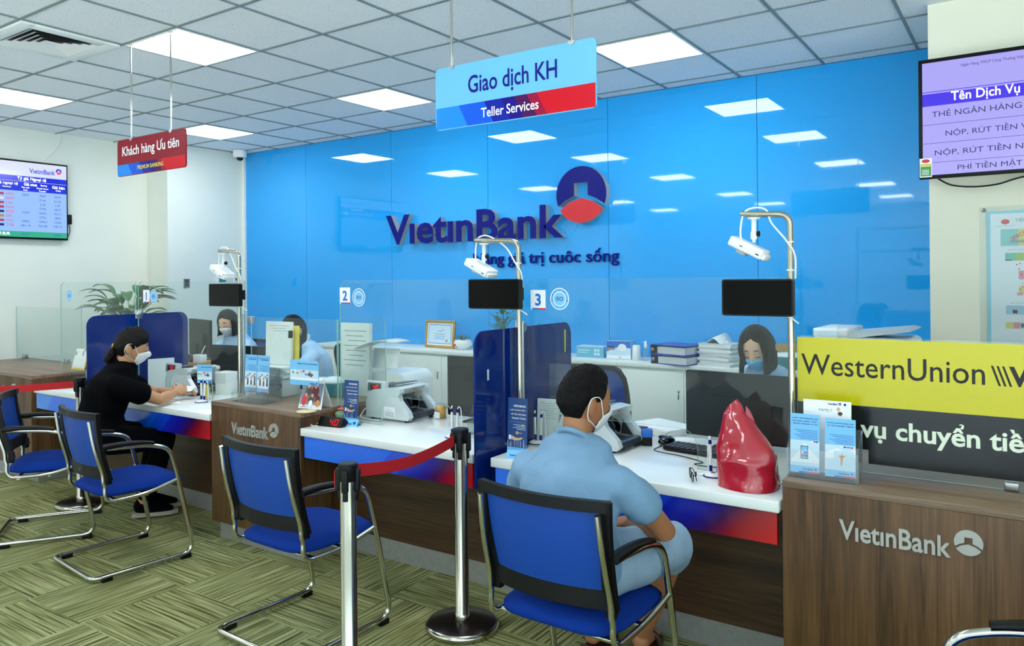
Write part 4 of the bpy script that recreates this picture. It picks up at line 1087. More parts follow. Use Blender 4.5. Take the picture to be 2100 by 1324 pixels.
# ------------------------------------------------------------------ camera posts, cameras and customer displays
def post(label, x, y, z0, ztop, reach, cam_label, disp_label, dw, dx, dz):
    t = thing('camera_post', label, 'post', (x, y, z0), 0, 'steel camera posts'); h = ztop - z0
    MB().tube(smooth_path([(0, 0, 0), (0, 0, h), (-reach, 0, h + .012)], .045, 6), .0125, 12).build('pole', M_STEEL, t)
    MB().tube([(.0, .028, 0), (.0, .028, .60)], .008, 8).build('conduit', M_SATIN, t)
    MB().lathe([(.04, 0), (.04, .006), (.016, .012), (.0125, .02)], seg=18).build('foot', M_STEEL, t)
    MB().tube(catmull([(-reach + .012, 0, h - .115), (-reach - .004, 0, h - .07), (-reach + .01, -.004, h + .01), (-reach + .05, -.01, h + .032), (-reach + .10, -.006, h + .022), (-.07, -.004, h - .03), (-.012, -.017, h - .10), (.018, -.004, h - .16), (.018, 0, h - .25)], 6), .0038, 6).build('cable', M_WHITEPL, t)
    for k, zz in enumerate((h - .11, h - .22)): MB().lathe([(.0128, 0), (.0145, .001), (.0145, .005), (.0128, .006)], c=(0, 0, zz), seg=14).build('cable_tie', M_WHITEPL, t)
    # camera
    c = thing('overhead_camera', cam_label, 'camera', (x - reach + .05, y, ztop - .005), 0, 'white overhead cameras')
    MB().lathe([(.024, 0), (.024, -.006), (.010, -.010), (.010, -.055), (.013, -.058), (.013, -.085), (.006, -.09), (.006, -.10)], seg=14).build('bracket', M_WHITEPL, c)
    MB().lathe([(0, 0), (.010, .0), (.012, .010), (0, .012)], seg=10, T=Matrix.Translation((.012, 0, -.066)) @ Matrix.Rotation(PI / 2, 4, 'Y')).build('knob', M_BLACK, c)
    Tb = Matrix.Translation((-.020, 0, -.120)) @ Matrix.Rotation(math.radians(27), 4, 'Y') @ Matrix.Scale(1.18, 4)
    body = MB().box(-.062, .062, -.042, .042, -.018, .016, bev=.006, T=Tb).box(.030, .072, -.034, .034, -.016, .004, bev=.004, T=Tb).build('body', M_WHITEPL, c)
    MB().lathe([(.0, -.032), (.020, -.030), (.022, -.016), (0, -.016)], c=(-.015, 0, 0), seg=16, T=Tb).build('lens_ring', M_LGREY, c)
    MB().box(.040, .052, -.0428, -.042, -.007, -.003, T=Tb).box(-.02, -.01, -.0428, -.042, -.004, -.001, T=Tb).build('vent_slots', M_BLACK, body)
    # display
    d = thing('customer_display', disp_label, 'display', (x + dx, y - .075, dz), 0, 'black customer displays')
    MB().prism(rrect(-dw / 2, dw / 2, -.072, .072, .010, 4), .030, front(0, .030, 0)).build('casing', M_BLACK, d)
    MB().prism(rrect(-dw / 2 + .006, dw / 2 - .006, -.066, .066, .006, 4), .001, front(0, .0005, 0)).build('screen', M_SCREENOFF, d)
    MB().box(dw / 2 - .05, dw / 2 - .015, .030, .062, -.03, .03).build('mount', M_BLACK, d)
    MB().tube(catmull([(dw / 2 - .03, .035, -.072), (dw / 2 - .012, .05, -.085), (dw / 2 + .005, .06, -.10)], 4), .003, 6).build('cable', M_WHITEPL, d)
post('steel camera post at the end of the first screen', -4.172, 3.052, ZD, 1.760, .205, 'white overhead camera in front of the white pillar', 'black display above the teller with a white mask', .305, -.058, 1.484)
post('steel camera post behind the dark blue divider and stanchion', -2.028, 3.055, ZD, 1.755, .255, 'white overhead camera partly covering the wall slogan', 'black display overlapping the edge of the number 2 screen', .300, -.098, 1.500)
post('tall steel camera post beside the yellow transfer board', -.762, 3.060, ZD, 1.815, .190, 'white overhead camera above the teller in blue mask', 'black display directly above the teller in a blue mask', .275, -.110, 1.492)

# ------------------------------------------------------------------ money transfer board
t = thing('transfer_board', 'yellow and black money transfer board standing on the walnut counter', 'sign board', (-.748, 3.085, ZB + .0015))
MB().prism(rrect(0, 1.75, 0, .502, .006, 2), .008, front(0, .008, 0), 0, 1).build('glass_backing', [M_GLASS, M_GEDGE], t)
S_ = front(0, -.0012, 0); mb = MB()
mb.prism([(.004, .247), (1.745, .247), (1.745, .496), (.004, .496)], .001, S_, 0); mb.prism([(.255, .034), (1.745, .034), (1.745, .2465), (.255, .2465)], .001, S_, 1); mb.prism([(.004, .085), (.2549, .085), (.2549, .2465), (.004, .2465)], .001, S_, 1)
mb.build('board', [mat('transfer_yellow', '#cdc408', rough=.25), mat('transfer_black', '#07080c', rough=.22)], t)
m = MB(); put_text(m, 'WesternUnion', .018, .352, w=.608, h=.080, T=S_, z=.0016, bold=.004)
for k in range(3): poly(m, [(.643 + .016 * k + .022, .352), (.643 + .016 * k + .029, .352), (.643 + .016 * k + .007, .420), (.643 + .016 * k, .420)], S_, 0, .0016)
put_text(m, 'WU', .695, .352, w=.16, h=.068, T=S_, z=.0016, bold=.03); m.build('lettering', M_BLACKP, t)
m = MB(); put_text(m, 'Dịch vụ chuyển tiền', .030, .110, w=.75, h=.100, T=S_, z=.0016, bold=.022); m.build('white_lettering', mat('cream_print', '#e9f0d8', rough=.4), t)
for x in (.10, .70, 1.4): MB().box(x - .022, x + .022, -.016, .016, .0, .03, bev=.006).build('clamp', M_SATIN, t)

# ------------------------------------------------------------------ cabinet along the wall
def cabinet(label, x0, x1, n):
    t = thing('wall_cabinet', label, 'cabinet', ((x0 + x1) / 2, 5.38, 0), 0, 'white cabinets along the blue wall'); w = (x1 - x0) / 2
    MB().box(-w, w, .012, .42, 0, .880).build('body', M_CAB, t)
    MB().box(-w, w, -.012, .424, .882, .915, bev=.003).build('top', M_CAB, t)
    dw = 2 * w / n
    for k in range(n):
        d = MB().box(-w + k * dw + .002, -w + (k + 1) * dw - .002, -.006, .0115, .06, .862, bev=.001).build('door', M_CAB, t)
        if k % 2 == 0:
            MB().lathe([(0, 0), (.010, 0), (.010, .006), (.004, .007), (.004, .012), (0, .012)], seg=12, T=Matrix.Translation((-w + (k + 1) * dw - .04, -.006, .72)) @ UP).box(-w + (k + 1) * dw - .046, -w + (k + 1) * dw - .036, -.012, -.009, .66, .70).build('lock', M_SATIN, d)
cabinet('white wall cabinet carrying the gilt framed certificate', -6.12, -3.86, 4)
cabinet('white wall cabinet behind the tall plants and blue divider', -3.856, -2.66, 2)
cabinet('white wall cabinet carrying binders and paper stacks', -2.656, -.47, 4)

# ------------------------------------------------------------------ stanchions and belts
def stanchion(label, x, y, hbelt):
    t = thing('stanchion', label, 'stanchion', (x, y, 0), 0, 'belt stanchions')
    MB().lathe([(0, 0), (.165, 0), (.168, .006), (.168, .022), (.160, .030), (.155, .032)], seg=40).build('base_rim', M_STEEL, t)
    MB().lathe([(.156, .030), (.150, .034), (.045, .046), (.04, .046)], seg=40).build('base_plate', mat('bronze_black_base', '#1d1714', rough=.25, metal=.4), t)
    MB().lathe([(.033, .046), (.033, .07), (.0305, .072), (.0305, .895)], seg=28).build('post', M_STEEL, t)
    MB().lathe([(.0308, .835), (.036, .838), (.036, .893), (.034, .900), (.026, .9005), (0, .9005)], seg=28).build('cap', M_BLACK, t)
    for k in range(4):
        a = k * PI / 2 + .5
        MB().box(.026, .046, -.012, .012, .80, .882, bev=.004, T=Matrix.Rotation(a, 4, 'Z')).box(.027, .038, -.010, .010, .765, .80, bev=.004, T=Matrix.Rotation(a, 4, 'Z')).build('belt_slot', M_BLACK, t)
    MB().box(.0462, .049, -.009, .009, .81, .872, T=Matrix.Rotation(PI + .5, 4, 'Z')).build('slot_tab', M_RED, t)
    return t
P1, P2, P3 = (-5.54, 2.74), (-2.125, 2.715), (-2.083, 1.985)
stanchion('steel stanchion standing behind the seated woman', P1[0], P1[1], 0); stanchion('steel stanchion in front of the dark blue divider', P2[0], P2[1], 0); stanchion('nearest steel stanchion with its base out of the picture', P3[0], P3[1], 0)
def belt(label, a, b, za, zb):
    a = Vector(a); b = Vector(b); d = (b - a).normalized(); n = 16; mb = MB(); vs = []
    s = Vector((-d.y, d.x, 0)) * .0012
    rings = []
    for i in range(n + 1):
        q = i / n; p = a + (b - a) * q; zc = za + (zb - za) * q - .03 * math.sin(PI * q)
        rings.append([Vector((p.x, p.y, zc - .024)) - s, Vector((p.x, p.y, zc - .024)) + s, Vector((p.x, p.y, zc + .024)) + s, Vector((p.x, p.y, zc + .024)) - s])
    o = mb.rings(rings, 0, False, True).build('barrier_belt', M_RED); return tag(o, label, 'belt', 'red barrier belts')
belt('red belt running from the nearest stanchion to the blue divider', (P3[0] - .005, P3[1] + .048, 0), (P2[0], P2[1] - .05, 0), .862, .852)
belt('red belt leaving the picture from the stanchion behind the woman', (P1[0] - .036, P1[1] - .034, 0), (-6.75, 1.78, 0), .852, .852)
# ------------------------------------------------------------------ visitor chairs: origin under the back, facing +Y
M_MESHEDGE = M_BLACK
def make_chair(label, loc, rz):
    t = thing('visitor_chair', label, 'chair', loc, rz, 'blue visitor chairs')
    r = .0125
    # cushion
    bm = bmesh.new(); bmesh.ops.create_grid(bm, x_segments=14, y_segments=14, size=1)
    top = {}; vs = []; fs = []; N = 15
    for lay in (0, 1):
        for i in range(N):
            for j in range(N):
                u = -1 + 2 * i / (N - 1); v = -1 + 2 * j / (N - 1)
                # squircle outline
                q = (abs(u) ** 5 + abs(v) ** 5) ** .2; m = max(abs(u), abs(v)); s = (m / q) if q > 0 else 1
                x = u * s * .238 * (1.0 - .05 * (v < 0) * abs(v)); y = .305 + v * s * .235
                e = max(0.0, m) ** 6
                if lay == 0: z = .484 + .022 * (1 - u * u) * .3 - .038 * e - .020 * max(0, v) ** 3 * 0 + (-.010 * (1 - abs(v)) * (1 - u * u)) - .018 * max(0, v - .55)
                else: z = .408 + .022 * e
                vs.append((x, y, z))
    def id_(l, i, j): return l * N * N + i * N + j
    for i in range(N - 1):
        for j in range(N - 1):
            fs.append([id_(0, i, j), id_(0, i + 1, j), id_(0, i + 1, j + 1), id_(0, i, j + 1)]); fs.append([id_(1, i, j), id_(1, i, j + 1), id_(1, i + 1, j + 1), id_(1, i + 1, j)])
    rim = [(i, 0) for i in range(N)] + [(N - 1, j) for j in range(1, N)] + [(i, N - 1) for i in range(N - 2, -1, -1)] + [(0, j) for j in range(N - 2, 0, -1)]
    for a, b in zip(rim, rim[1:] + rim[:1]): fs.append([id_(0, *b), id_(0, *a), id_(1, *a), id_(1, *b)])
    bm.free(); MB().add(vs, fs, 0, True).build('seat', M_FABRIC, t)
    # back: profile curve in y,z ; width bows backwards at the middle
    def bk(u, v):     # u -1..1 across, v 0..1 up
        z = .540 + .325 * v; y = .098 - .075 * v - .010 * math.sin(PI * v) * 0 + .045 * (v - .35) ** 2
        hw = .222 + .016 * v
        return Vector((u * hw, y - .042 * (1 - u * u) + .0, z + .012 * (1 - u * u) * (v > .5) * 0))
    def frame_ring(u0, u1, v0, v1, w_, tk, name):
        pass
    fr = MB(); n = 16
    def strip(path, wd, tk):
        """flat bar following (u,v) points"""
        rings = []
        for i, (u, v) in enumerate(path):
            p = bk(u, v); a = path[max(i - 1, 0)]; b = path[min(i + 1, len(path) - 1)]
            tng = (bk(*b) - bk(*a)).normalized(); nrm = Vector((0, 1, 0)) - tng * tng.y; nrm.normalize(); sd = tng.cross(nrm).normalized()
            w = wd(i / (len(path) - 1)) if callable(wd) else wd
            rings.append([p + sd * w / 2 + nrm * tk / 2, p - sd * w / 2 + nrm * tk / 2, p - sd * w / 2 - nrm * tk / 2, p + sd * w / 2 - nrm * tk / 2])
        fr.rings(rings, 0, False, True)
    strip([(-1.06 + 2.12 * i / n, 1.0) for i in range(n + 1)], .036, .024)
    strip([(-1 + 2 * i / n, .05) for i in range(n + 1)], .066, .020)
    for s in (-1, 1):
        strip([(s, 1.045 - 1.115 * i / n) for i in range(n + 1)], lambda q: .034 + .012 * q, .022)
        fr.box(s * .222 - .018, s * .222 + .018, .088, .118, .495, .56, bev=.006)
    fr.build('back_frame', M_BLACK, t)
    mm = MB(); nu, nv = 16, 14; g = []
    for i in range(nv + 1):
        g.append([bk(-.95 + 1.9 * j / nu, .08 + .90 * i / nv) + Vector((0, .002, 0)) for j in range(nu + 1)])
    W = nu + 1; o1 = [p for q in g for p in q]; o2 = [p + Vector((0, -.003, 0)) for p in o1]; K = len(o1); fs = []
    for i in range(nv):
        for j in range(nu):
            a = i * W + j; fs.append([a, a + 1, a + W + 1, a + W]); fs.append([K + a, K + a + W, K + a + W + 1, K + a + 1])
    mm.add(o1 + o2, fs, 0, True).build('back_mesh', M_MESH, t)
    # floor frame: one bent tube, arm to arm around the rear rail
    def side(s): return [(s * .252, .085, .692), (s * .255, .30, .676), (s * .258, .418, .640), (s * .262, .470, .44), (s * .268, .552, .012 + r)]
    L = side(-1); Rr = side(1)
    path = L + [(-.270, .0, .012 + r), (.270, .0, .012 + r)] + Rr[::-1]
    pth = smooth_path(path, [.05, .07, .10, .075, .055, .055, .075, .10, .07, .05], 7)
    MB().tube(pth, r, 12).build('floor_frame', M_CHROME, t)
    for s in (-1, 1):
        up = smooth_path([(s * .226, .028, .845), (s * .232, .050, .70), (s * .236, .100, .53), (s * .240, .075, .405), (s * .244, .30, .408), (s * .262, .462, .455)], [.1, .1, .07, .08, .05], 6)
        MB().tube([Vector(p) + Vector((0, -.020 if p.z > .5 else -.012 * max(0, (p.z - .42) / .08), 0)) for p in up], .0105, 10).build('back_tube', M_CHROME, t)
        a = [(s * .252, .060, .700), (s * .253, .15, .703), (s * .255, .25, .697), (s * .257, .33, .684)]
        pad = MB(); rings = []
        for i, p in enumerate(catmull(a, 5)):
            q = i / 15; hw = .021 - .004 * q; hh = .015 - .007 * q; p = Vector(p)
            rings.append([p + Vector((x * hw, 0, z * hh)) for x, z in ((1, .3), (.7, 1), (-.7, 1), (-1, .3), (-1, -.6), (-.6, -1), (.6, -1), (1, -.6))])
        pad.rings(rings, 0, True, True).build('arm_pad', M_BLACK, t)
        for y0 in (.475, .045): MB().box(s * .269 - .014, s * .269 + .014, y0, y0 + .055, 0, .024, bev=.004).build('glide', M_BLACK, t)
    MB().tube([(-.244, .30, .403), (.244, .30, .403)], .010, 8).tube([(-.25, .14, .403), (.25, .14, .403)], .010, 8).build('cross_bar', M_CHROME, t)
    return t
R = math.radians
ch = make_chair('empty blue visitor chair behind the nearest stanchion', (-2.735, 2.05, 0), R(-2))
dup(ch, (-4.30, 2.07, 0), R(-6), 'empty blue visitor chair in front of the woman in black')
dup(ch, (-5.30, 2.13, 0), R(-33), 'blue visitor chair the woman in black sits on, cut by the picture edge')
dup(ch, (-1.325, 2.075, 0), R(-1), 'blue visitor chair the man in the blue shirt sits on')
dup(ch, (.285, 2.085, 0), R(100), 'chair showing only an armrest at the bottom of the walnut counter')

# ------------------------------------------------------------------ tellers' chairs
def task_chair(label, loc, rz, h):
    t = thing('office_chair', label, 'chair', loc, rz, 'blue office chairs of the tellers')
    def bk(u, v):
        hw = .235 * (1 - .12 * (v - .5) ** 2 * 4 * (v > .5)); return Vector((u * hw, .04 * (1 - u * u) - .10 * v + .02, .56 + (h - .56) * v))
    g = []; nu, nv = 12, 10
    ol = []
    per = [(-1, .05)] + [(-1, .15 + .7 * i / 6) for i in range(7)] + [(-.9, .97), (-.75, 1.0)] + [(-.6 + 1.2 * i / 6, 1.0) for i in range(7)] + [(.75, 1.0), (.9, .97)] + [(1, .85 - .7 * i / 6) for i in range(7)] + [(1, .05)] + [(.8 - 1.6 * i / 6, 0) for i in range(7)]
    MB().tube([bk(*p) for p in per], .016, 8, closed=True).build('back_frame', M_BLACK, t)
    m = MB(); g = [bk(-.96 + 1.92 * j / nu, .03 + .95 * i / nv) for i in range(nv + 1) for j in range(nu + 1)]; W = nu + 1; K = len(g); fs = []
    for i in range(nv):
        for j in range(nu):
            a = i * W + j; fs += [[a, a + 1, a + W + 1, a + W], [K + a, K + a + W, K + a + W + 1, K + a + 1]]
    m.add(g + [p + Vector((0, .004, 0)) for p in g], fs, 0, True).build('back_mesh', M_MESH, t)
    MB().box(-.24, .24, -.52, -.03, .44, .50, bev=.03, seg=3).build('seat', M_FABRIC, t)
    MB().tube([(0, -.02, .70), (0, .03, .55), (0, -.05, .43), (0, -.25, .42)], .02, 8).lathe([(.025, .05), (.025, .42), (.0, .42)], c=(0, -.27, 0), seg=12).build('column', M_BLACK, t)
    b = MB()
    for k in range(5):
        a = k * 2 * PI / 5; b.tube([(0, -.27, .09), (.28 * math.cos(a), -.27 + .28 * math.sin(a), .06)], [.025, .014], 8); b.sphere((.28 * math.cos(a), -.27 + .28 * math.sin(a), .027), .026, u=10, v=6)
    b.build('star_base', M_BLACK, t)
    return t
tc = task_chair('blue mesh office chair behind the man in the blue shirt', (-2.36, 4.45, 0), R(8), .99)
dup(tc, (-4.93, 4.78, 0), R(-16), 'blue mesh office chair beside the long haired teller')
dup(tc, (-6.25, 4.78, 0), R(12), 'blue mesh office chair behind the teller with a white mask')
# ------------------------------------------------------------------ banknote counting machines (opening towards +X)
M_MACH = mat('machine_silver', '#d3dadc', rough=.3); M_MACHD = mat('machine_dark', '#3a4046', rough=.25); M_SMOKE = mat('smoked_plastic', '#20252a', rough=.08, alpha=.8)
def money_counter(label, loc, rz=0.0):
    t = thing('money_counter', label, 'counting machine', loc, rz, 'banknote counting machines')   # x 0 (back) .. .33 (front), y 0..-? width .27 centred
    w = .135
    prof = [(0, .012), (0, .10), (.02, .150), (.05, .172), (.20, .192), (.262, .186), (.268, .168), (.235, .160), (.225, .13), (.275, .066), (.325, .050), (.330, .014), (.31, .012)]
    SIDEX = UP  # local x -> x, local y -> z, extrude towards -y
    for s in (-1, 1):
        y0 = -w if s < 0 else w - .035
        cheek = [(0, .012), (0, .10), (.02, .150), (.05, .172), (.20, .192), (.262, .186), (.268, .168), (.250, .150), (.262, .118), (.322, .060), (.334, .030), (.318, .012)]
        MB().prism(cheek, .034, Matrix.Translation((0, y0 + .034, 0)) @ UP).build('side_shell', M_MACH, t)
    body = [(0, .014), (0, .10), (.02, .150), (.05, .170), (.20, .190), (.255, .184), (.225, .150), (.17, .14), (.16, .06), (.20, .035), (.20, .014)]
    MB().prism(body, 2 * w - .07, Matrix.Translation((0, w - .035, 0)) @ UP).build('body', M_MACH, t)
    tray = [(.17, .014), (.17, .050), (.20, .040), (.25, .036), (.31, .050), (.325, .045), (.330, .016), (.31, .010)]
    MB().prism(tray, 2 * w - .072, Matrix.Translation((0, w - .036, 0)) @ UP).build('stacker_tray', M_MACHD, t)
    MB().box(.155, .172, -w + .036, w - .036, .05, .148).build('throat', M_BLACKG, t)
    for k in range(3):
        y = -.055 + .055 * k
        MB().prism(arc(.195, .085, .042, -.6, 2.6, 12) + arc(.195, .085, .020, 2.6, -.6, 8), .012, Matrix.Translation((0, y + .006, 0)) @ UP).build('stacker_wheel', M_BLACKG if k != 1 else M_DGREY, t)
    MB().prism([(.235, .055), (.30, .052), (.27, .09), (.245, .125)], .004, Matrix.Translation((0, .07, 0)) @ UP).prism([(.235, .055), (.30, .052), (.27, .09), (.245, .125)], .004, Matrix.Translation((0, -.066, 0)) @ UP).build('paper_stop', M_DGREY, t)
    # hopper with keypad on top
    MB().box(.075, .185, -.085, .115, 0, .006, bev=.002, T=Matrix.Translation((0, 0, .177)) @ Matrix.Rotation(-.13, 4, 'Y')).build('hopper_plate', M_GREYPL, t)
    MB().box(.085, .15, -.06, .03, .006, .009, bev=.002, T=Matrix.Translation((0, 0, .177)) @ Matrix.Rotation(-.13, 4, 'Y')).build('keypad', M_DGREY, t)
    MB().box(.035, .06, -.02, .06, .17, .195, bev=.006).build('hopper_knob', M_GREYPL, t)
    # display for the customer
    D = Matrix.Translation((.072, -w + .02, .150)) @ Matrix.Rotation(-.10, 4, 'X')
    MB().box(-.075, .075, -.020, .014, .0, .072, bev=.006, T=D).build('display_housing', M_MACH, t)
    dp = MB().box(-.060, .045, -.0208, -.019, .012, .060, T=D).build('display', M_GREYPL, t)
    MB().box(-.040, .034, -.0216, -.0207, .018, .052, T=D).build('display_window', M_BLACKG, dp)
    m = MB(); seg7(m, '40', -.020, .0, .017, .027, D @ front(.0, -.0219, .022), z=.0005); plab(m.build('digits', M_LED, dp), 'red lit number 40')
    S_ = front(0, -w - .0002, 0); m = MB(); rect(m, .14, .225, .022, .082, S_, 0, .0002); put_text(m, 'VIỆT LINH', .182, .058, h=.008, T=S_, mi=1, align='C', z=.0006)
    for k in range(4): rect(m, .148, .217, .028 + .007 * k, .0305 + .007 * k, S_, 2, .0005)
    plab(m.build('service_sticker', [M_WHITEP, M_REDP, M_GREYP], t), 'white service sticker with small print')
    F3 = Matrix.Translation((.2655, 0, .177)) @ Matrix.Rotation(PI / 2, 4, 'Z') @ UP
    m = MB(); put_text(m, 'MULTI', 0, -.006, h=.011, T=F3, align='C', z=.0005, bold=.02); m.build('badge', M_REDP, t)
    MB().tube(catmull([(0, -.10, .06), (-.03, -.11, .05), (-.05, -.12, .02), (-.03, -.15, .006), (.06, -.17, .005), (.14, -.165, .005)], 6), .004, 6).build('power_cord', M_WHITEPL, t)
    for x in (.03, .29):
        for y in (-.11, .11): MB().lathe([(0, 0), (.012, 0), (.010, .014), (0, .014)], c=(x, y, 0), seg=10).build('foot', M_RUBBER, t)
    return t
mc = money_counter('banknote counting machine lit 40 beside the number 2 screen', (-3.225, 3.355, ZD), R(1))
dup(mc, (-5.20, 3.30, ZD), R(2), 'banknote counting machine in front of the woman in black')
dup(mc, (-1.885, 3.315, ZD), R(-2), 'banknote counting machine in front of the masked man')

# ------------------------------------------------------------------ small stands and papers
def leaflet_stand(label, card, x, y, rz, h=.245):
    t = thing('leaflet_stand', label, 'leaflet stand', (x, y, ZD), rz, 'dark blue leaflet stands'); w = .105; F = front(-w / 2, 0, .0, 0, -.06)
    MB().box(-w / 2, w / 2, .0, .060, 0, .004).prism(rrect(0, w, 0, h - .02, .004, 2), .003, front(-w / 2, .004, 0, 0, -.06)).build('holder', M_ACRYL, t)
    b = MB(); rect(b, 0, w, .035, h, F, 0, .0004); rect(b, 0, w, .0, .035, F, 1, .0006); rect(b, w * .35, w * .62, .0, .006, F, 2, .0009); rect(b, w * .62, w, 0, .006, F, 3, .0009)
    for k in range(26):
        u = random.random(); rect(b, w * u, w * u + .0012, .037, .045 + .03 * random.random(), F, 4 if k % 3 else 5, .0008)
    poly(b, [(.018, .072), (.045, .066), (.07, .072), (.085, .080), (.078, .083), (.06, .079), (.045, .080), (.03, .086), (.018, .088)], F, 6, .001); rect(b, .008, .020, .070, .090, F, 7, .001)
    poly(b, [(.052 + .008 * math.cos(a * .63), .102 + .008 * math.sin(a * .63)) for a in range(10)], F, 8, .001); rect(b, .058, .078, .100, .104, F, 8, .001)
    rect(b, .010, w - .008, .148, .155, F, 9, .0008)
    for k, x0 in enumerate((.03, .045, .028, .05)): rect(b, x0, w - .008, .138 - .007 * k, .140 - .007 * k, F, 10, .0008)
    poly(b, [(.083 + .007 * math.cos(a * .63), .137 + .007 * math.sin(a * .63)) for a in range(10)], F, 8, .0012)
    b.build('print', [mat('leaflet_blue', '#234a86', rough=.3), M_SKYP, M_BLUEP, M_REDP, M_PALEP, M_BLACKP, M_SKINP, M_WHITEP, mat('key_gold', '#c8b070', rough=.4), mat('leaflet_blue2', '#3a62a0', rough=.3), M_PALEP], t)
    m = MB()
    for k, s in enumerate(('VIETINBANK', 'LỰA CHỌN SỐ 1', 'VỀ TÀI KHOẢN', 'THANH TOÁN')): put_text(m, s, w - .008, .220 - .0185 * k, h=.0095, w=(.066, .086, .080, .076)[k], T=F, align='R', z=.0012, bold=.02)
    m.build('lettering', M_WHITEP, t)
    c = thing('name_card', card, 'card', (x + .045, y - .065, ZD), rz + .25, 'pale blue name cards')
    MB().add([(-.055, 0, 0), (.055, 0, 0), (.055, .032, .034), (-.055, .032, .034), (.055, .062, 0), (-.055, .062, 0)], [[0, 1, 2, 3], [3, 2, 4, 5]]).build('card', M_SKYP, c)
    Tc = Matrix.Translation((0, -.0006, .0006)) @ Matrix.Rotation(-(PI / 2 - math.atan2(.034, .032)), 4, 'X') @ UP
    m = MB(); put_text(m, 'VıetınBank', -.04, .014, h=.010, w=.06, T=Tc, z=.0004, bold=.02); coin(m, .034, .024, .009, Tc, 0, 0, z=.0004); m.build('lettering', M_NAVYP, c)
leaflet_stand('dark blue leaflet stand next to the counting machine lit 40', 'pale blue folded name card below the leaflet stand on the 40 desk', -3.172, 3.045, R(4))
leaflet_stand('dark blue leaflet stand close to the man in the blue shirt', 'pale blue folded name card half covered by the man in the blue shirt', -1.955, 2.915, R(3), .262)

def pens(label, x, y, rz, sign=False, sc=1.0):
    t = thing('pen_stand', label, 'pen stand', (x, y, ZD), rz, 'white desk pen stands')
    MB().lathe([(0, 0), (.040, 0), (.042, .004), (.036, .012), (.022, .020), (0, .022)], seg=24).build('base', M_WHITEPL, t)
    MB().lathe([(.0405, .003), (.0425, .005), (.0395, .009)], seg=24).build('base_ring', M_NAVYP, t)
    m = MB(); coin(m, .012, -.012, .009, Matrix.Translation((-.01, 0, .0215)), 0, 1, z=.0012); m.build('emblem', [M_NAVYP, M_REDP], t)
    for s in (-1, 1):
        p = MB().tube([(s * .016, .012, .045), (s * .019, .014, .13)], .0062, 10).build('pen', M_WHITEPL, t)
        MB().tube([(s * .015, .011, .014), (s * .016, .012, .0448)], .0064, 10).build('blue_grip', M_NAVY, p); MB().tube([(s * .019, .014, .1302), (s * .0195, .0145, .146)], .0066, 10).build('blue_cap', M_NAVY, p)
        MB().tube(catmull([(s * .0195, .0145, .147), (s * .0215, .02, .158), (s * .030, .026, .150), (s * .033, .028, .11), (s * .034, .03, .05), (s * .033, .03, .015)], 5), .0032, 6).build('cord', M_WHITEPL, t)
    if sign:
        s = MB().tube([(0, .02, .02), (0, .02, .16)], .003, 6).build('sign_stem', M_WHITEPL, t); F = front(-.068, .016, .125, .35)
        ad_print(MB(), F, .115, .125, 'ĐIỂM ƯU ĐÃI THẺ VIETINBANK').build('sign_card', AD, t)
    return t
AD = [M_SKYP, M_PALEP, M_WHITEP, M_NAVYP, M_BLUEP, M_REDP, M_GREENP, M_ORANGEP, M_GREYPL, M_SKINP]
def ad_print(b, F, w, h, title):
    b.prism(rrect(0, w, 0, h, .006, 3), .003, F, 0, z0=-.0028)
    rect(b, 0.002, w - .002, h * .22, h * .62, F, 1, .0005); rect(b, .002, w - .002, h * .20, h * .30, F, 2, .0008)
    put_text(b, title, w * .97, h * .84, w=w * .70, h=h * .07, T=F, mi=3, align='R', z=.0009, bold=.015)
    for k in range(9):
        x = w * (.12 + .075 * k); y = h * (.50 + .08 * math.sin(k * 1.7)); r_ = h * .045
        poly(b, [(x + r_ * 1.3 * math.cos(a * .785), y + r_ * math.sin(a * .785)) for a in range(8)], F, (6, 2, 7, 1, 9, 5, 4, 2, 9)[k], .0010)
    poly(b, [(w * .60, h * .42), (w * .76, h * .34), (w * .84, h * .45), (w * .68, h * .54)], F, 8, .0012)
    put_text(b, 'VıetınBank', w * .70, h * .055, w=w * .20, h=h * .06, T=F, mi=3, z=.0009, bold=.02); coin(b, w * .94, h * .10, h * .04, F, 3, 5, z=.0009)
    rect(b, w * .78, w - .004, .001, h * .035, F, 5, .0009); return b
pens('white pen stand with small advert card near the seated woman', -4.585, 3.050, R(0), True)
pens('white pen stand behind the red belt on the 40 desk', -2.440, 3.055, 0)
pens('white pen stand beside the red plastic bag', -1.062, 3.020, 0)
pens('white pen stand half hidden by the man in the blue shirt', -2.00, 3.16, 0)

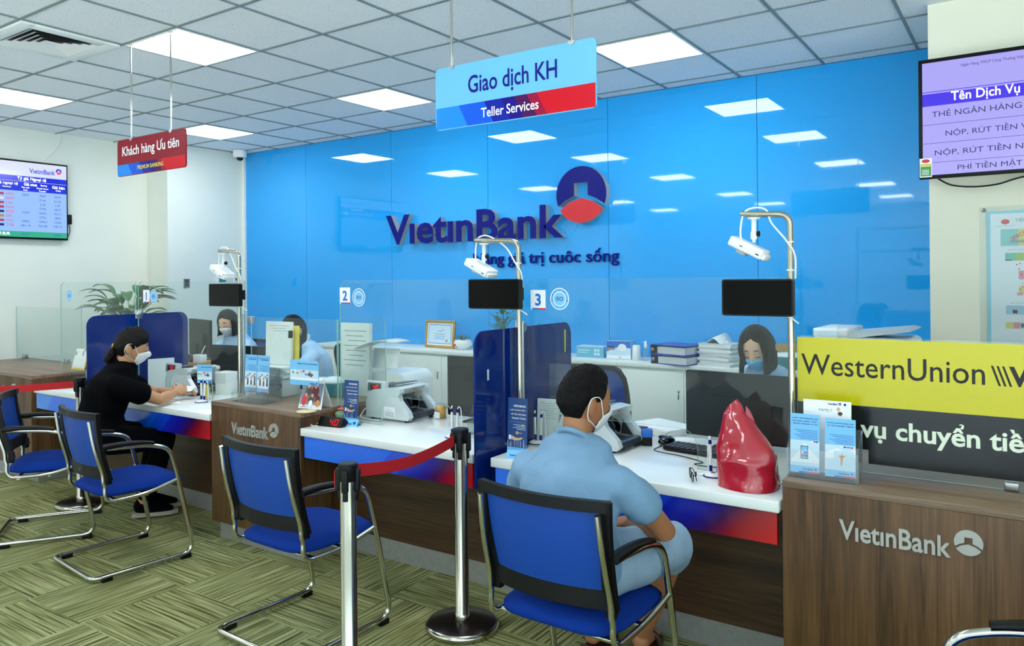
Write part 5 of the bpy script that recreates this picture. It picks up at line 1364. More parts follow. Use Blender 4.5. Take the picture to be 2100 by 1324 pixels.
# brochure holders
def holder(t, w, d, h, hf):
    MB().box(-w / 2, w / 2, -d, 0, 0, .003).box(-w / 2, w / 2, -.0015, .0015, .003, h).box(-w / 2, w / 2, -d, -d + .003, .003, hf).build('holder', M_ACRYL, t)
    for xs in (-w / 2, w / 2 - .003): MB().prism([(0, .003), (d - .003, .003), (d - .003, h), (0, hf)], .003, Matrix.Translation((xs, -d + .003, 0)) @ SIDE).build('holder_side', M_ACRYL, t)
def brochure(t, x, y, z, w, h, lines, kind, name='brochure'):
    F = front(x, y, z, 0, -.05); b = MB(); b.prism([(0, 0), (w, 0), (w, h), (0, h)], .004, F, 0, z0=-.004)
    rect(b, 0, w, h * .30, h * .55, F, 1, .0004); rect(b, 0, w, .004, h * .30, F, 2 if kind == 'people' else 1, .0006); rect(b, 0, w, .0, h * .12, F, 0, .0008); rect(b, w * .3, w * .6, 0, .006, F, 4, .001); rect(b, w * .6, w, 0, .006, F, 5, .001)
    for k, s in enumerate(lines): put_text(b, s, w * .95, h * .91 - h * .047 * k, w=w * min(.88, .068 * len(s)), h=h * .030, T=F, mi=3, align='R', z=.0008, bold=.02)
    for k in range(6): rect(b, w * (.15 + .1 * (k % 3)), w * .94, h * (.72 - .028 * k), h * (.728 - .028 * k), F, 4, .0006)
    if kind == 'people':
        for k in range(6):
            cx = w * (.12 + .15 * k); cy = h * (.36 + .05 * ((k * 7) % 3))
            poly(b, [(cx - w * .09, h * .18), (cx + w * .09, h * .18), (cx + w * .05, cy - .008), (cx - w * .05, cy - .008)], F, 8 if k % 2 else 2, .0008 + .0001 * k)
            poly(b, [(cx + w * .055 * math.cos(a * .785), cy + h * .028 * math.sin(a * .785) + .003) for a in range(8)], F, 10, .0010 + .0001 * k)
            poly(b, [(cx + w * .04 * math.cos(a * .785), cy + h * .02 * math.sin(a * .785) - .001) for a in range(8)], F, 9, .0012 + .0001 * k)
    elif kind == 'phone':
        poly(b, [(0, h * .20), (w * .3, h * .36), (w * .5, h * .50), (w * .75, h * .36), (w, h * .25), (w, h * .18), (0, h * .18)], F, 2, .0007)
        rect(b, w * .36, w * .62, h * .24, h * .46, F, 10, .0010); rect(b, w * .38, w * .60, h * .25, h * .45, F, 0, .0013)
        for k in range(6): rect(b, w * (.40 + .07 * (k % 3)), w * (.45 + .07 * (k % 3)), h * (.28 + .05 * (k // 3)), h * (.31 + .05 * (k // 3)), F, (5, 4, 10, 2, 5, 4)[k], .0016)
        for k in range(3): rect(b, w * (.72 + .08 * k), w * (.79 + .08 * k), h * .53, h * .55, F, (2, 5, 10)[k], .001)
    else:
        poly(b, [(0, h * .40), (w * .4, h * .50), (w * .7, h * .44), (w, h * .50), (w, h * .38), (0, h * .30)], F, 2, .0007)
        rect(b, w * .30, w * .95, h * .16, h * .46, F, 1, .0009)
        poly(b, [(w * .52, h * .20), (w * .56, h * .20), (w * .60, h * .34), (w * .70, h * .38), (w * .58, h * .38), (w * .44, h * .37), (w * .52, h * .32)], F, 7, .0012); poly(b, [(w * .56 + .004 * math.cos(a), h * .395 + .004 * math.sin(a)) for a in range(6)], F, 9, .0012)
        for k in range(4): rect(b, w * (.50 + .11 * k), w * (.59 + .11 * k), h * .515, h * .535, F, (2, 10, 4, 5)[k], .001)
    put_text(b, 'VıetınBank', w * .42, h * .055, w=w * .38, h=h * .028, T=F, mi=3, z=.0011, bold=.02); coin(b, w * .88, h * .072, h * .018, F, 3, 5, z=.0011)
    o = b.build(name, AD + [M_BLACKP], None)
    return o
def put_brochure(label, loc, rz, w, h, lines, kind, grp):
    t = thing('brochure', label, 'brochure', loc, rz, grp); o = brochure(t, -w / 2, 0, 0, w, h, lines, kind, 'cover'); o.parent = t; return t
t = thing('brochure_holder', 'clear acrylic brochure holder with two front shelves on the middle block', 'brochure holder', (-3.895, 3.025, ZB), R(2))
holder(t, .285, .135, .20, .055)
MB().box(-.14, .14, -.090, -.087, .003, .10).build('front_shelf', M_ACRYL, t); MB().box(-.001, .002, -.13, -.003, .003, .10).build('middle_rib', M_ACRYL, t)
for k in (0, 1): put_brochure(('sky blue brochure in the holder, on the side of the teller with a white mask', 'sky blue brochure in the holder, on the side of the paper stack')[k], (-3.948 + .112 * k, 2.960 + .004 * k, ZB + .055), R(2), .105, .225, ('DỊCH VỤ CHI LƯƠNG', 'VIETINBANK'), 'people', 'sky blue brochures on the middle block')
t = thing('brochure_holder', 'clear acrylic brochure holder beside the red bag on the walnut counter', 'brochure holder', (-.620, 2.985, ZB), R(2))
holder(t, .245, .100, .175, .105)
put_brochure('pale blue brochure showing a telephone', (-.682, 2.915, ZB + .012), R(2), .102, .215, ('LƯỚT VIETINBANK JCB', 'SĂN DEAL, RƯỚC “TÁO”,', 'TRỌN HỨNG VI VU'), 'phone', 'brochures in the acrylic holder')
put_brochure('pale blue brochure showing a person jumping', (-.560, 2.915, ZB + .012), R(2), .102, .208, ('CÙNG JCB SĂN DEAL XỊN,', 'VI VU NHẬT BẢN'), 'jump', 'brochures in the acrylic holder')
t = thing('brochure', 'white family leaflet standing taller behind the pale blue brochures', 'brochure', (-.612, 2.962, ZB + .010), R(2), 'brochures in the acrylic holder')
b = MB(); F = front(-.085, 0, 0, 0, -.05); b.prism([(0, 0), (.165, 0), (.165, .265), (0, .265)], .006, F, 0, z0=-.006); put_text(b, 'FAMILY', .055, .225, h=.010, T=F, mi=1, z=.0006); put_text(b, 'VıetınBank', .085, .250, h=.008, w=.035, T=F, mi=2, z=.0006, bold=.02); coin(b, .127, .255, .005, F, 2, 3, z=.0006)
poly(b, [(.122 + .007 * math.cos(a), .236 + .008 * math.sin(a)) for a in range(6)], F, 4, .0006); poly(b, [(.128 + .009 * math.cos(a), .220 + .008 * math.sin(a)) for a in range(6)], F, 5, .0006); rect(b, .14, .148, .25, .258, F, 2, .0006)
b.build('cover', [M_WHITEP, M_GREYP, M_NAVYP, M_REDP, M_SKINP, M_BROWNP], t)

# flip sign, tent calendar, red LED display, flower glass
t = thing('advert_stand', 'pale blue advert card on a white stem with cream foot', 'advert stand', (-3.345, 2.880, ZB), R(3))
MB().lathe([(0, 0), (.055, 0), (.055, .004), (0, .006)], seg=28).build('foot', mat('cream_plastic', '#e6d3a6', rough=.5), t)
MB().box(-.007, .007, -.002, .002, .005, .15).box(-.008, .008, -.009, .003, .145, .175).build('stem', M_ACRYL, t)
ad_print(MB(), front(-.116, -.012, .148), .222, .138, 'ĐIỂM ƯU ĐÃI THẺ VIETINBANK').build('card', AD, t)
t = thing('tent_calendar', 'folded white tent calendar with a family photograph', 'calendar', (-3.395, 2.945, ZB), R(8))
MB().add([(-.085, 0, 0), (.085, 0, 0), (.075, .045, .150), (-.075, .045, .150), (.085, .10, 0), (-.085, .10, 0)], [[0, 1, 2, 3], [3, 2, 4, 5]]).build('card', M_PAPER, t)
Tc = Matrix.Translation((0, -.0008, 0)) @ Matrix.Rotation(-math.atan2(.045, .15), 4, 'X') @ UP; b = MB()
rect(b, -.078, .072, .024, .148, Tc, 0, .0005)
for k, (cx, cy, r_, c) in enumerate(((-.03, .10, .030, 1), (.02, .10, .034, 2), (-.045, .055, .026, 3), (0, .05, .028, 1), (.045, .055, .024, 2), (-.03, .128, .012, 4), (.02, .13, .013, 4), (-.04, .078, .011, 4), (.005, .076, .011, 4), (-.05, .035, .018, 3), (.0, .032, .018, 5), (.05, .034, .02, 6))):
    poly(b, [(cx + r_ * .8 * math.cos(a * .628), cy + r_ * math.sin(a * .628)) for a in range(10)], Tc, c, .0008 + .0001 * k)
put_text(b, 'VıetınBank', -.075, .008, h=.007, T=Tc, mi=7, z=.0006); b.build('photograph', [M_GREYP, M_BROWNP, mat('maroon_print', '#6a2030', rough=.5), M_REDP, M_SKINP, M_WHITEP, M_ORANGEP, M_NAVYP], t)
t = thing('queue_display', 'small black desk display lit with red 40', 'display', (-3.214, 2.92, ZD), R(6))
MB().prism([(0, 0), (.075, 0), (.075, .018), (.040, .050), (.030, .050)], .165, Matrix.Translation((-.0825, 0, 0)) @ SIDE).build('housing', M_BLACK, t)
Tf = Matrix.Translation((0, 0, 0)) @ Matrix.Rotation(-math.atan2(.030, .050), 4, 'X') @ UP; m = MB(); seg7(m, '40', -.005, .011, .024, .036, Tf, z=.0012, skew=.14); plab(m.build('digits', M_LED, t), 'red lit digits 40')
MB().tube(catmull([(-.08, .05, .006), (-.11, .03, .005), (-.115, -.01, .005), (-.09, -.03, .005), (-.04, -.035, .005)], 5), .0035, 6).build('cord', M_WHITEPL, t)
t = thing('flower_glass', 'small green glass pot with a pink artificial flower', 'plant pot', (-3.272, 3.075, ZD))
MB().lathe([(0, 0), (.026, 0), (.036, .02), (.040, .05), (.037, .055), (.032, .05), (.0, .01)], seg=18).build('glass', mat('green_glass', '#8fb58e', rough=.1, alpha=.75), t)
m = MB()
for k in range(14):
    a = k * 2.4; r_ = .012 + .018 * (k % 3) / 2; m.sphere((r_ * math.cos(a), r_ * math.sin(a), .020 + .003 * (k % 9)), (.012, .009, .008), u=8, v=6)
m.build('moss', mat('moss_green', '#3f7d33', rough=.7), t)
m = MB()
for k in range(9):
    a = k * 2 * PI / 9; m.sphere((.016 * math.cos(a), .016 * math.sin(a), .072), (.012, .009, .005), u=8, v=6, T=None)
m.sphere((0, 0, .076), .010); plab(m.build('flower', mat('coral_petal', '#e06a66', rough=.6), t), 'coral pink flower head')

# papers on the middle block
def sheets(name, label, cat, loc, rz, w, d, n, th, m=None, grp=None, jitter=.006, tilt=0):
    t = thing(name, label, cat, loc, rz, grp); z = 0
    for k in range(n):
        dx, dy, a = (random.uniform(-jitter, jitter), random.uniform(-jitter, jitter), random.uniform(-.04, .04) * (jitter > 0))
        hh = th * random.uniform(.7, 1.3)
        MB().box(-w / 2, w / 2, -d / 2, d / 2, z, z + hh - .0004, T=TR(dx, dy, 0, a)).build('sheaf', m or (M_PAPER if k % 2 else M_PAPER2), t); z += hh
    return t
t = thing('supply_box', 'white cardboard box with red lettering under the papers', 'box', (-4.005, 3.215, ZB), R(2))
MB().box(-.125, .125, -.075, .075, 0, .115, bev=.002).build('carton', mat('white_carton', '#d5dadb', rough=.6), t)
F = front(0, -.0756, 0); m = MB(); put_text(m, 'Supreme', .005, .06, h=.030, T=F, z=.0004, bold=.01); put_text(m, 'NEW', -.115, .07, h=.018, T=F, z=.0004, bold=.03); m.add([F @ Vector((.055 + .066 * math.cos(a) * s, .072 + .032 * math.sin(a) * s, .0004)) for s in (1, .9) for a in [x * .3 - 1.2 for x in range(13)]], [[i, i + 1, 14 + i, 13 + i] for i in range(12)]); m.build('lettering', mat('maroon_letter', '#7c2a34', rough=.5), t)
sheets('paper_pile', 'crumpled pile of grey papers on top of the white box', 'papers', (-3.995, 3.215, ZB + .1155), R(4), .25, .15, 6, .012, None, None, .012)
def upright(name, label, cat, x, y, z, rz, w, h, th, lean, m, lines=0, clip=False, grp=None):
    t = thing(name, label, cat, (x, y, z), rz, grp); F = front(-w / 2, 0, 0, 0, -lean)
    MB().prism([(0, 0), (w, 0), (w, h), (0, h)], th, F, z0=-th).build('sheets', m, t)
    if lines:
        b = MB()
        for k in range(lines): rect(b, w * (.12 + .08 * (k % 3)), w * (.9 - .1 * (k % 2)), h * (.9 - .06 * k), h * (.908 - .06 * k), F, 0, .0004)
        b.build('print', M_GREYP, t)
    if clip: MB().box(w - .006, w + .006, -.02, .006, h * .63, h * .80, T=Matrix.Translation((-w / 2, 0, 0)) @ Matrix.Rotation(-lean, 4, 'X')).tube([F @ Vector((w, h * .66, .01)), F @ Vector((w + .03, h * .70, .008)), F @ Vector((w, h * .76, .01))], .0015, 6).build('binder_clip', M_BLACK, t)
    return t
upright('clipped_papers', 'tall white clipped papers standing on the grey paper pile', 'papers', -4.015, 3.225, ZB + .192, R(3), .235, .275, .018, .03, M_PAPER, 3, True)
t = upright('paper_sheaf', 'yellow paper edge behind the tall white clipped papers', 'papers', -3.895, 3.262, ZB + .192, R(3), .07, .25, .004, .02, M_YELP)
t = thing('teal_box', 'teal document box with wrapped papers behind the advert card', 'box', (-3.71, 3.365, ZB), R(3))
MB().box(-.14, .14, -.07, .07, 0, .085, bev=.003).build('carton', M_TEAL, t); MB().box(-.06, -.03, -.071, -.0703, .05, .07).build('label', M_WHITEP, t)
MB().sphere((.06, 0, .088), (.08, .07, .035)).sphere((-.05, .01, .088), (.07, .06, .022)).build('wrapped_papers', mat('clear_wrap', '#dfe8ea', rough=.15), t)
# papers beside the counting machine
upright('statement_sheets', 'tall printed sheets standing behind the low side pane', 'papers', -3.64, 3.53, ZD, R(3), .25, .53, .03, .02, M_PAPER, 8)
t = upright('statement_sheets', 'curled printed sheets fanning in front of the tall printed sheets', 'papers', -3.46, 3.62, ZD + .24, R(10), .19, .13, .02, .25, M_PAPER, 4)
g = MB(); rr = []
for i in range(9):
    q = i / 8; rr.append([Vector((-.13 + .30 * q, s * .1, .30 + .055 * math.sin(q * 2.2) - .0 * s)) for s in (-1, 1)] + [Vector((-.13 + .30 * q, s * .1, .294 + .055 * math.sin(q * 2.2))) for s in (1, -1)])
t = thing('curled_sheet', 'curled sheet bridging the top of the fanned papers', 'papers', (-3.50, 3.62, ZD + .07), R(8)); g.rings(rr, 0, True, True).build('sheet', M_PAPER2, t)
t = thing('printer', 'white form printer behind the counting machine lit 40', 'printer', (-3.46, 3.76, ZD), R(5))
MB().prism(rrect(0, .30, 0, .215, .07, 6, (0, 0, 1, 1)), .30, Matrix.Translation((-.12, .14, 0)) @ UP).build('casing', M_WHITEPL, t); MB().box(-.10, .10, -.165, -.161, .02, .12).build('front_panel', M_GREYPL, t)
def stamp(label, x, y, m, rz=0):
    t = thing('rubber_stamp', label, 'stamp', (x, y, ZD), rz, 'self inking stamps')
    MB().box(-.024, .024, -.014, .014, 0, .040, bev=.003).build('base', M_BLACK, t); MB().box(-.026, .026, -.016, .016, .0405, .080, bev=.004).build('handle', m, t)
stamp('red and black self inking stamp beside the leaflet stand', -3.270, 3.16, M_RED, R(20)); stamp('blue self inking stamp in front of the white paper stack', -1.530, 3.415, M_BLUEP, R(30)); stamp('dark red stamp just behind the blue stamp', -1.575, 3.46, mat('dark_red_plastic', '#5a1a2a', rough=.3), R(15))
t = thing('storage_jar', 'clear jar of yellow rubber bands beside the counting machine', 'jar', (-2.845, 3.450, ZD))
MB().lathe([(0, 0), (.034, 0), (.036, .004), (.036, .082), (.033, .086)], seg=20).build('jar', M_ACRYL, t); MB().lathe([(0, .004), (.030, .004), (.031, .065), (.02, .075), (0, .072)], seg=14).build('rubber_bands', mat('amber_bands', '#d8a23a', rough=.4, noise_amt=.3, noise_scale=160), t); MB().box(-.02, .02, -.0375, -.0362, .005, .042).build('label', M_WHITEP, t)
t = thing('card_holder', 'clear acrylic card holder against the dark blue divider', 'holder', (-2.33, 3.25, ZD), R(2)); holder(t, .22, .08, .17, .07)

# monitors (screen towards the teller, back towards the customers)
def monitor(label, x, y, z0, rz, w, h, logo=None, vents=False, lift=.0):
    t = thing('monitor', label, 'monitor', (x, y, ZD + lift), rz, 'black desk monitors'); zz = z0 - ZD - lift
    MB().prism(rrect(-w / 2, w / 2, zz, zz + h, .008, 3), .022, front(0, .022, 0)).build('casing', M_BLACK, t)
    MB().prism(rrect(-w * .30, w * .30, zz + h * .12, zz + h * .62, .03, 4), .022, front(0, 0, 0)).build('rear_housing', M_BLACK, t)
    MB().box(-w / 2 + .01, w / 2 - .01, .0222, .0228, zz + .012, zz + h - .012).build('screen', screen_mat('desktop_screen', '#8fb4e8', .5), t)
    MB().box(-.035, .035, -.035, -.0222, .0, zz + h * .35).box(-.11, .11, -.10, .09, 0, .010, bev=.003).build('stand', M_BLACK, t)
    if vents:
        v = MB()
        for k in range(12): v.box(-.03 + .013 * k, -.024 + .013 * k, -.0232, -.0222, zz + h * .62 + .01, zz + h * .62 + .045)
        v.build('vents', M_GREYPL, t)
    if logo:
        m = MB(); F = front(0, -.0224, 0); cx, cy, r_ = 0.0, zz + h * .38, .032
        ring = arc(cx, cy, r_, 0, 2 * PI, 32)[:-1]; inner = arc(cx, cy, r_ * .90, 0, 2 * PI, 32)[:-1]
        m.add([F @ Vector((p[0], p[1], .0006)) for p in ring + inner], [[i, (i + 1) % 32, 32 + (i + 1) % 32, 32 + i] for i in range(32)]); put_text(m, logo, cx, cy - .009, h=.018, T=F, align='C', z=.0006, bold=.015); m.build('badge', M_SATIN, t)
    return t
monitor('wide black monitor in front of the teller in blue mask', -1.135, 3.585, .800, R(-3), .535, .315, 'DELL')
monitor('black monitor half hidden by the dark blue divider', -2.555, 3.52, .775, R(4), .56, .345, None, True)
monitor('black monitor in front of the teller with a white mask', -4.93, 3.58, .785, R(8), .54, .300)
monitor('black monitor standing sideways beyond the divider', -5.60, 3.71, .960, R(-14), .46, .30, lift=.1755)
t = thing('monitor_riser', 'small yellow wooden shelf with stationery on it', 'shelf', (-5.56, 3.645, ZD), R(0))
MB().box(-.22, .22, -.11, .11, .155, .175).build('board', mat('pine', '#d0a24a', rough=.5), t)
for s in (-1, 1): MB().box(s * .21 - .01, s * .21 + .01, -.11, .11, 0, .1548).build('leg', mat('pine', '#d0a24a'), t)
t = thing('stationery_box', 'white stationery tray on the yellow wooden shelf', 'tray', (-5.395, 3.58, ZD + .1755), R(6))
MB().box(-.045, .045, -.03, .03, 0, .06, bev=.004).build('tray', M_WHITEPL, t); MB().tube([(.02, 0, .07), (.05, .01, .13)], .004, 6).build('pen', M_WHITEPL, t)
t = thing('tape_dispenser', 'dark tape dispenser beside the stationery tray', 'tape dispenser', (-5.49, 3.556, ZD + .1755), 0); MB().box(-.03, .03, -.02, .02, 0, .025, bev=.005).lathe([(.010, -.012), (.026, -.012), (.026, .012), (.010, .012)], seg=16, T=Matrix.Translation((0, 0, .034)) @ UP).build('body', M_DGREY, t)
t = thing('white_partition', 'white upright card behind the masked face of the seated woman', 'board', (-5.30, 3.20, ZD), R(70)); MB().box(-.09, .09, -.004, .004, 0, .245).build('board', M_WHITEP, t)
t = thing('note_cup', 'clear cup with yellow sticky notes by the pen stand', 'cup', (-4.685, 3.150, ZD)); MB().lathe([(0, 0), (.035, 0), (.036, .085), (.034, .085), (.033, .004)], seg=18).build('cup', M_ACRYL, t); MB().box(.0, .020, -.01, .015, .005, .10).build('notes', M_YELP, t)
t = thing('paper_scrap', 'torn scrap of paper lying on the desk by the woman', 'paper', (-4.70, 2.935, ZD + .0005), .5); MB().add([(-.04, -.02, 0), (.03, -.025, 0), (.045, .015, .004), (0, .025, .012), (-.05, .012, .003)], [[0, 1, 2, 3, 4]]).build('scrap', M_PAPER, t)
t = thing('perforated_box', 'white perforated plastic box beside the counting machine', 'box', (-4.79, 3.39, ZD), R(5)); MB().box(-.06, .06, -.05, .05, 0, .16, bev=.004).build('box', M_WHITEPL, t)
m = MB()
for i in range(6):
    for j in range(6): m.box(-.05 + .018 * i, -.044 + .018 * i, -.0508, -.0502, .08 + .012 * j, .085 + .012 * j)
m.build('holes', M_GREYPL, t)

# desk 3 clutter
t = thing('keyboard', 'black keyboard lying partly behind the pen stand', 'keyboard', (-1.20, 3.395, ZD), R(-8)); MB().box(-.22, .22, -.065, .065, .004, .020, bev=.004).build('body', M_BLACK, t)
k_ = MB()
for r_ in range(5):
    for c in range(16): k_.box(-.212 + .0265 * c, -.190 + .0265 * c, -.058 + .023 * r_, -.039 + .023 * r_, .0202, .026, bev=.0015, seg=1)
k_.build('keys', M_DGREY, t)
t = thing('mouse', 'black computer mouse in front of the paper stack', 'mouse', (-1.452, 3.47, ZD), R(-20)); MB().sphere((0, 0, .0205), (.030, .052, .020), u=18, v=12).build('shell', M_BLACKG, t); MB().box(-.004, .004, .01, .03, .038, .042, bev=.0015).build('wheel', M_GREYPL, t)
o = MB().tube(catmull([(-1.455, 3.41, ZD + .005), (-1.45, 3.32, ZD + .004), (-1.30, 3.28, ZD + .004), (-1.18, 3.22, ZD + .004), (-1.20, 3.17, ZD + .004), (-1.12, 3.16, ZD + .004), (-1.02, 3.21, ZD + .004), (-1.05, 3.27, ZD + .004), (-.98, 3.33, ZD + .004)], 6), .0022, 6).build('mouse_cable', M_BLACK); tag(o, 'thin black cable looping on the desk by the spectacles', 'cable')
sheets('paper_stack', 'white paper stack behind the blue stamp and mouse', 'papers', (-1.60, 3.78, ZD + .0005), R(-25), .30, .22, 6, .006, M_PAPER, None, .004); t = thing('clip', 'black binder clip at the edge of the white paper stack', 'clip', (-1.515, 3.60, ZD + .0005), R(-10)); MB().box(-.03, .03, -.012, .012, 0, .014, bev=.002).build('clip', M_BLACK, t)
sheets('loose_sheets', 'loose white sheets spread behind the keyboard', 'papers', (-1.37, 3.605, ZD + .0005), R(4), .20, .13, 3, .0012, M_PAPER, None, .02)
t = thing('spectacles', 'dark framed spectacles standing folded at the desk edge', 'glasses', (-1.120, 2.925, ZD), R(-62))
for s in (-1, 1): MB().tube(catmull([(s * .008, 0, .020), (s * .02, 0, .006), (s * .045, 0, .006), (s * .058, 0, .02), (s * .055, 0, .036), (s * .03, 0, .040), (s * .01, 0, .034), (s * .008, 0, .020)], 4), .002, 6).build('rim', M_BLACK, t); 
for s in (-1, 1): MB().prism(rrect(s * .033 - .022, s * .033 + .022, .008, .037, .012, 4), .001, front(0, .0005, 0)).build('lens', M_ACRYL, t)
MB().tube([(-.008, 0, .03), (0, 0, .033), (.008, 0, .03)], .0018, 6).build('bridge', M_BLACK, t)
for s in (-1, 1): MB().tube(catmull([(s * .058, 0, .034), (s * .056, .012, .034), (s * -.02, .016 + .004 * s, .030), (s * -.05, .018 + .004 * s, .012)], 4), .002, 6).build('temple', M_BLACK, t)
t = thing('tissue', 'crumpled white tissue between spectacles and pen stand', 'tissue', (-1.09, 3.02, ZD + .0005)); MB().add([(-.05, 0, 0), (.0, -.02, .004), (.05, -.005, .0), (.03, .03, .022), (-.01, .035, .012)], [[0, 1, 3], [1, 2, 3], [0, 3, 4]]).build('tissue', M_PAPER, t)
sheets('form_stack', 'thick stack of white printed forms standing near the leaflet stand', 'papers', (-1.98, 3.58, ZD), R(0), .10, .2, 1, .205, mat('form_white', '#dfe4e2', rough=.7), None, 0)
upright('newspaper', 'white printed forms leaning behind the leaflet stand', 'papers', -2.0, 3.26, ZD, R(5), .12, .205, .02, .06, M_PAPER, 7)
t = thing('document_rack', 'clear upright document rack holding blue folders behind the man', 'document rack', (-1.965, 3.33, ZD), R(0))
MB().prism(rrect(0, .12, .0, .38, .004, 2), .003, Matrix.Translation((-.06, .0, 0)) @ UP).box(-.06, .06, .0, .12, 0, .003).build('back_plate', M_ACRYL, t)
for k in range(3): MB().prism(rrect(0, .10, .003, .25 - .02 * k, .03, 4, (0, 0, 1, 1)), .003, Matrix.Translation((-.02 + .035 * k, .01, 0)) @ SIDE).build('pocket', M_ACRYL, t)
for k in range(2): MB().box(.005 + .02 * k, .015 + .02 * k, .015, .10, .01, .215).build('folder', (M_PAPER2, M_BLUEP)[k], t)

# ------------------------------------------------------------------ red plastic bag
def bag():
    t = thing('plastic_bag', 'shiny red plastic bag standing on the desk near the pen stand', 'bag', (-.902, 2.965, ZD + .001), R(-8))
    n, m_ = 56, 30; rows = []
    for i in range(m_ + 1):
        v = i / m_; row = []
        for j in range(n):
            a = 2 * PI * j / n
            rx = .114 * (1 - .02 * v) if v < .45 else .114 * (1 - .80 * ((v - .45) / .55) ** 1.15); ry = .105 * (1 - .15 * v) if v < .35 else .09 * (1 - .86 * ((v - .35) / .65))
            c = math.cos(a); s = math.sin(a); q = (abs(c) ** 2.6 + abs(s) ** 2.6) ** (-1 / 2.6)
            x = rx * c * q + (-.075 * max(0, v - .35) / .65); y = ry * s * q + .015 * v; z = .31 * v + (.02 * c if v > .9 else 0)
            p = Vector((x, y, z)); f = noise.noise(p * 8) + .35 * abs(noise.noise(p * 15 + Vector((3, 1, 0)))); amt = .020 * math.sin(PI * min(1, v * 1.2 + .12))
            crease = (.008 * abs(math.sin(a * 2 + 3 * v + 2 * noise.noise(p * 6))) + .012 * abs(noise.noise(p * 11 + Vector((0, 5, 2))))) * (1 - .8 * v)
            d = Vector((c, s, 0)); p += d * (amt * f - crease * (0.4 + v))
            if v < .06: p.z = .0 + v * .31
            row.append(p)
        rows.append(row)
    MB().rings(rows, 0, True, True).build('body', mat('red_film', '#b3142c', rough=.16, spec=.7, coat=.4), t)
    h = []
    for i in range(10):
        q = i / 9; h.append([Vector((-.02 + .16 * q * .75, .02 + .012 * math.sin(7 * q), .245 - .13 * q + .05 * (1 - q) * s + .012 * math.sin(9 * q + s))) + Vector((0, o, 0)) for s, o in ((1, 0), (1, .003), (-1, .003), (-1, 0))])
    MB().rings(h, 0, False, True).build('handle_flap', mat('red_film', '#b3142c'), t)
bag()

# ------------------------------------------------------------------ things on the far block and desk
t = thing('desk_calendar', 'white desk calendar with yellow edges beside the blue divider', 'calendar', (-6.60, 3.24, ZB), R(6))
MB().add([(-.09, 0, 0), (.09, 0, 0), (.085, .05, .17), (-.085, .05, .17), (.09, .12, 0), (-.09, .12, 0)], [[0, 1, 2, 3], [3, 2, 4, 5]]).build('stand', M_YELP, t); Tc = Matrix.Translation((0, -.001, 0)) @ Matrix.Rotation(-math.atan2(.05, .17), 4, 'X') @ UP; b = MB(); rect(b, -.083, .080, .014, .175, Tc, 0, .0006); rect(b, -.08, -.06, .12, .15, Tc, 1, .001); b.build('page', [M_PAPER, M_GREYP], t); MB().tube(arc_pts := [Vector((.0 + .09, .05 + .06 * math.cos(a), .12 + .06 * math.sin(a))) for a in [x * .35 for x in range(10)]], .004, 6).build('wire_loop', M_GREYPL, t)
# ------------------------------------------------------------------ things along the blue wall
ZK = .915
t = thing('certificate', 'gilt framed certificate leaning on the white cabinet', 'picture frame', (-4.63, 5.60, ZK), R(-3))
Tc = Matrix.Rotation(-.10, 4, 'X'); w, h = .185, .262
f = MB()
for a in ((-w, w, 0, .026), (-w, w, h - .026, h), (-w, -w + .026, .026, h - .026), (w - .026, w, .026, h - .026)): f.box(a[0], a[1], -.012, .012, a[2], a[3], bev=.006, T=Tc)
f.build('frame', M_GOLD, t); F = Tc @ front(0, -.004, 0); b = MB()
rect(b, -w + .026, w - .026, .026, h - .026, F, 0, .0002); rect(b, -w + .040, w - .040, .040, h - .040, F, 1, .0006); rect(b, -w + .046, w - .046, .046, h - .046, F, 2, .001)
put_text(b, 'VıetınBank', 0, .155, h=.010, w=.06, T=F, mi=1, align='C', z=.0014, bold=.02); coin(b, .036, .172, .007, F, 1, 3, z=.0014)
for k in range(5): rect(b, -.07 + .012 * (k % 2), .07 - .012 * (k % 2), .135 - .013 * k, .138 - .013 * k, F, 1 if k != 1 else 3, .0014)
poly(b, [(.09 + .014 * math.cos(a * .63), .07 + .014 * math.sin(a * .63)) for a in range(10)], F, 4, .0014); b.build('document', [M_WHITEP, M_BLUEP, M_PALEP, M_REDP, M_PINKP], t)
MB().box(-.02, .02, .012, .09, 0, .004).build('easel_back', M_BROWNP, t)
def leafy(t, n, h, spread, lw, ll, m, droop=.4, seed=1, z0=0.0, name='leaf'):
    rnd = random.Random(seed)
    st = MB()
    for k in range(n):
        a = k * 2.399 + rnd.uniform(-.3, .3); hh = z0 + h * (.35 + .65 * rnd.random()); out = spread * rnd.uniform(.5, 1); b0 = Vector((.01 * math.cos(a), .01 * math.sin(a), z0)); d = Vector((math.cos(a), math.sin(a), 0))
        tip = Vector((d.x * out, d.y * out, hh)); L = ll * rnd.uniform(.7, 1.15)
        st.tube(catmull([b0, b0 + Vector((0, 0, (hh - z0) * .55)) + d * out * .25, tip], 5), .0035 if ll > .15 else .002, 5)
        mb = MB(); sd = Vector((-d.y, d.x, 0)); el0 = rnd.uniform(.5, 1.1); rows = []; p = tip.copy(); N = 8
        for i in range(N + 1):
            q = i / N; el = el0 - (el0 + droop) * q; wd = lw * math.sin(PI * min(1, q * .93 + .06)) ** .8 * (1 - .2 * q); fold = .25 * wd
            rows.append([p - sd * wd + Vector((0, 0, fold)), p.copy(), p + sd * wd + Vector((0, 0, fold))]); p = p + (d * math.cos(el) + Vector((0, 0, 1)) * math.sin(el)) * L / N
        vs = [v for r_ in rows for v in r_]; fs = []
        for i in range(N):
            for j in range(2): a_ = i * 3 + j; fs.append([a_, a_ + 1, a_ + 4, a_ + 3])
        mb.add(vs, fs, 0, True).build(name, m, t)
    st.build('stems', mat('stem_green', '#4a6b35', rough=.6), t)
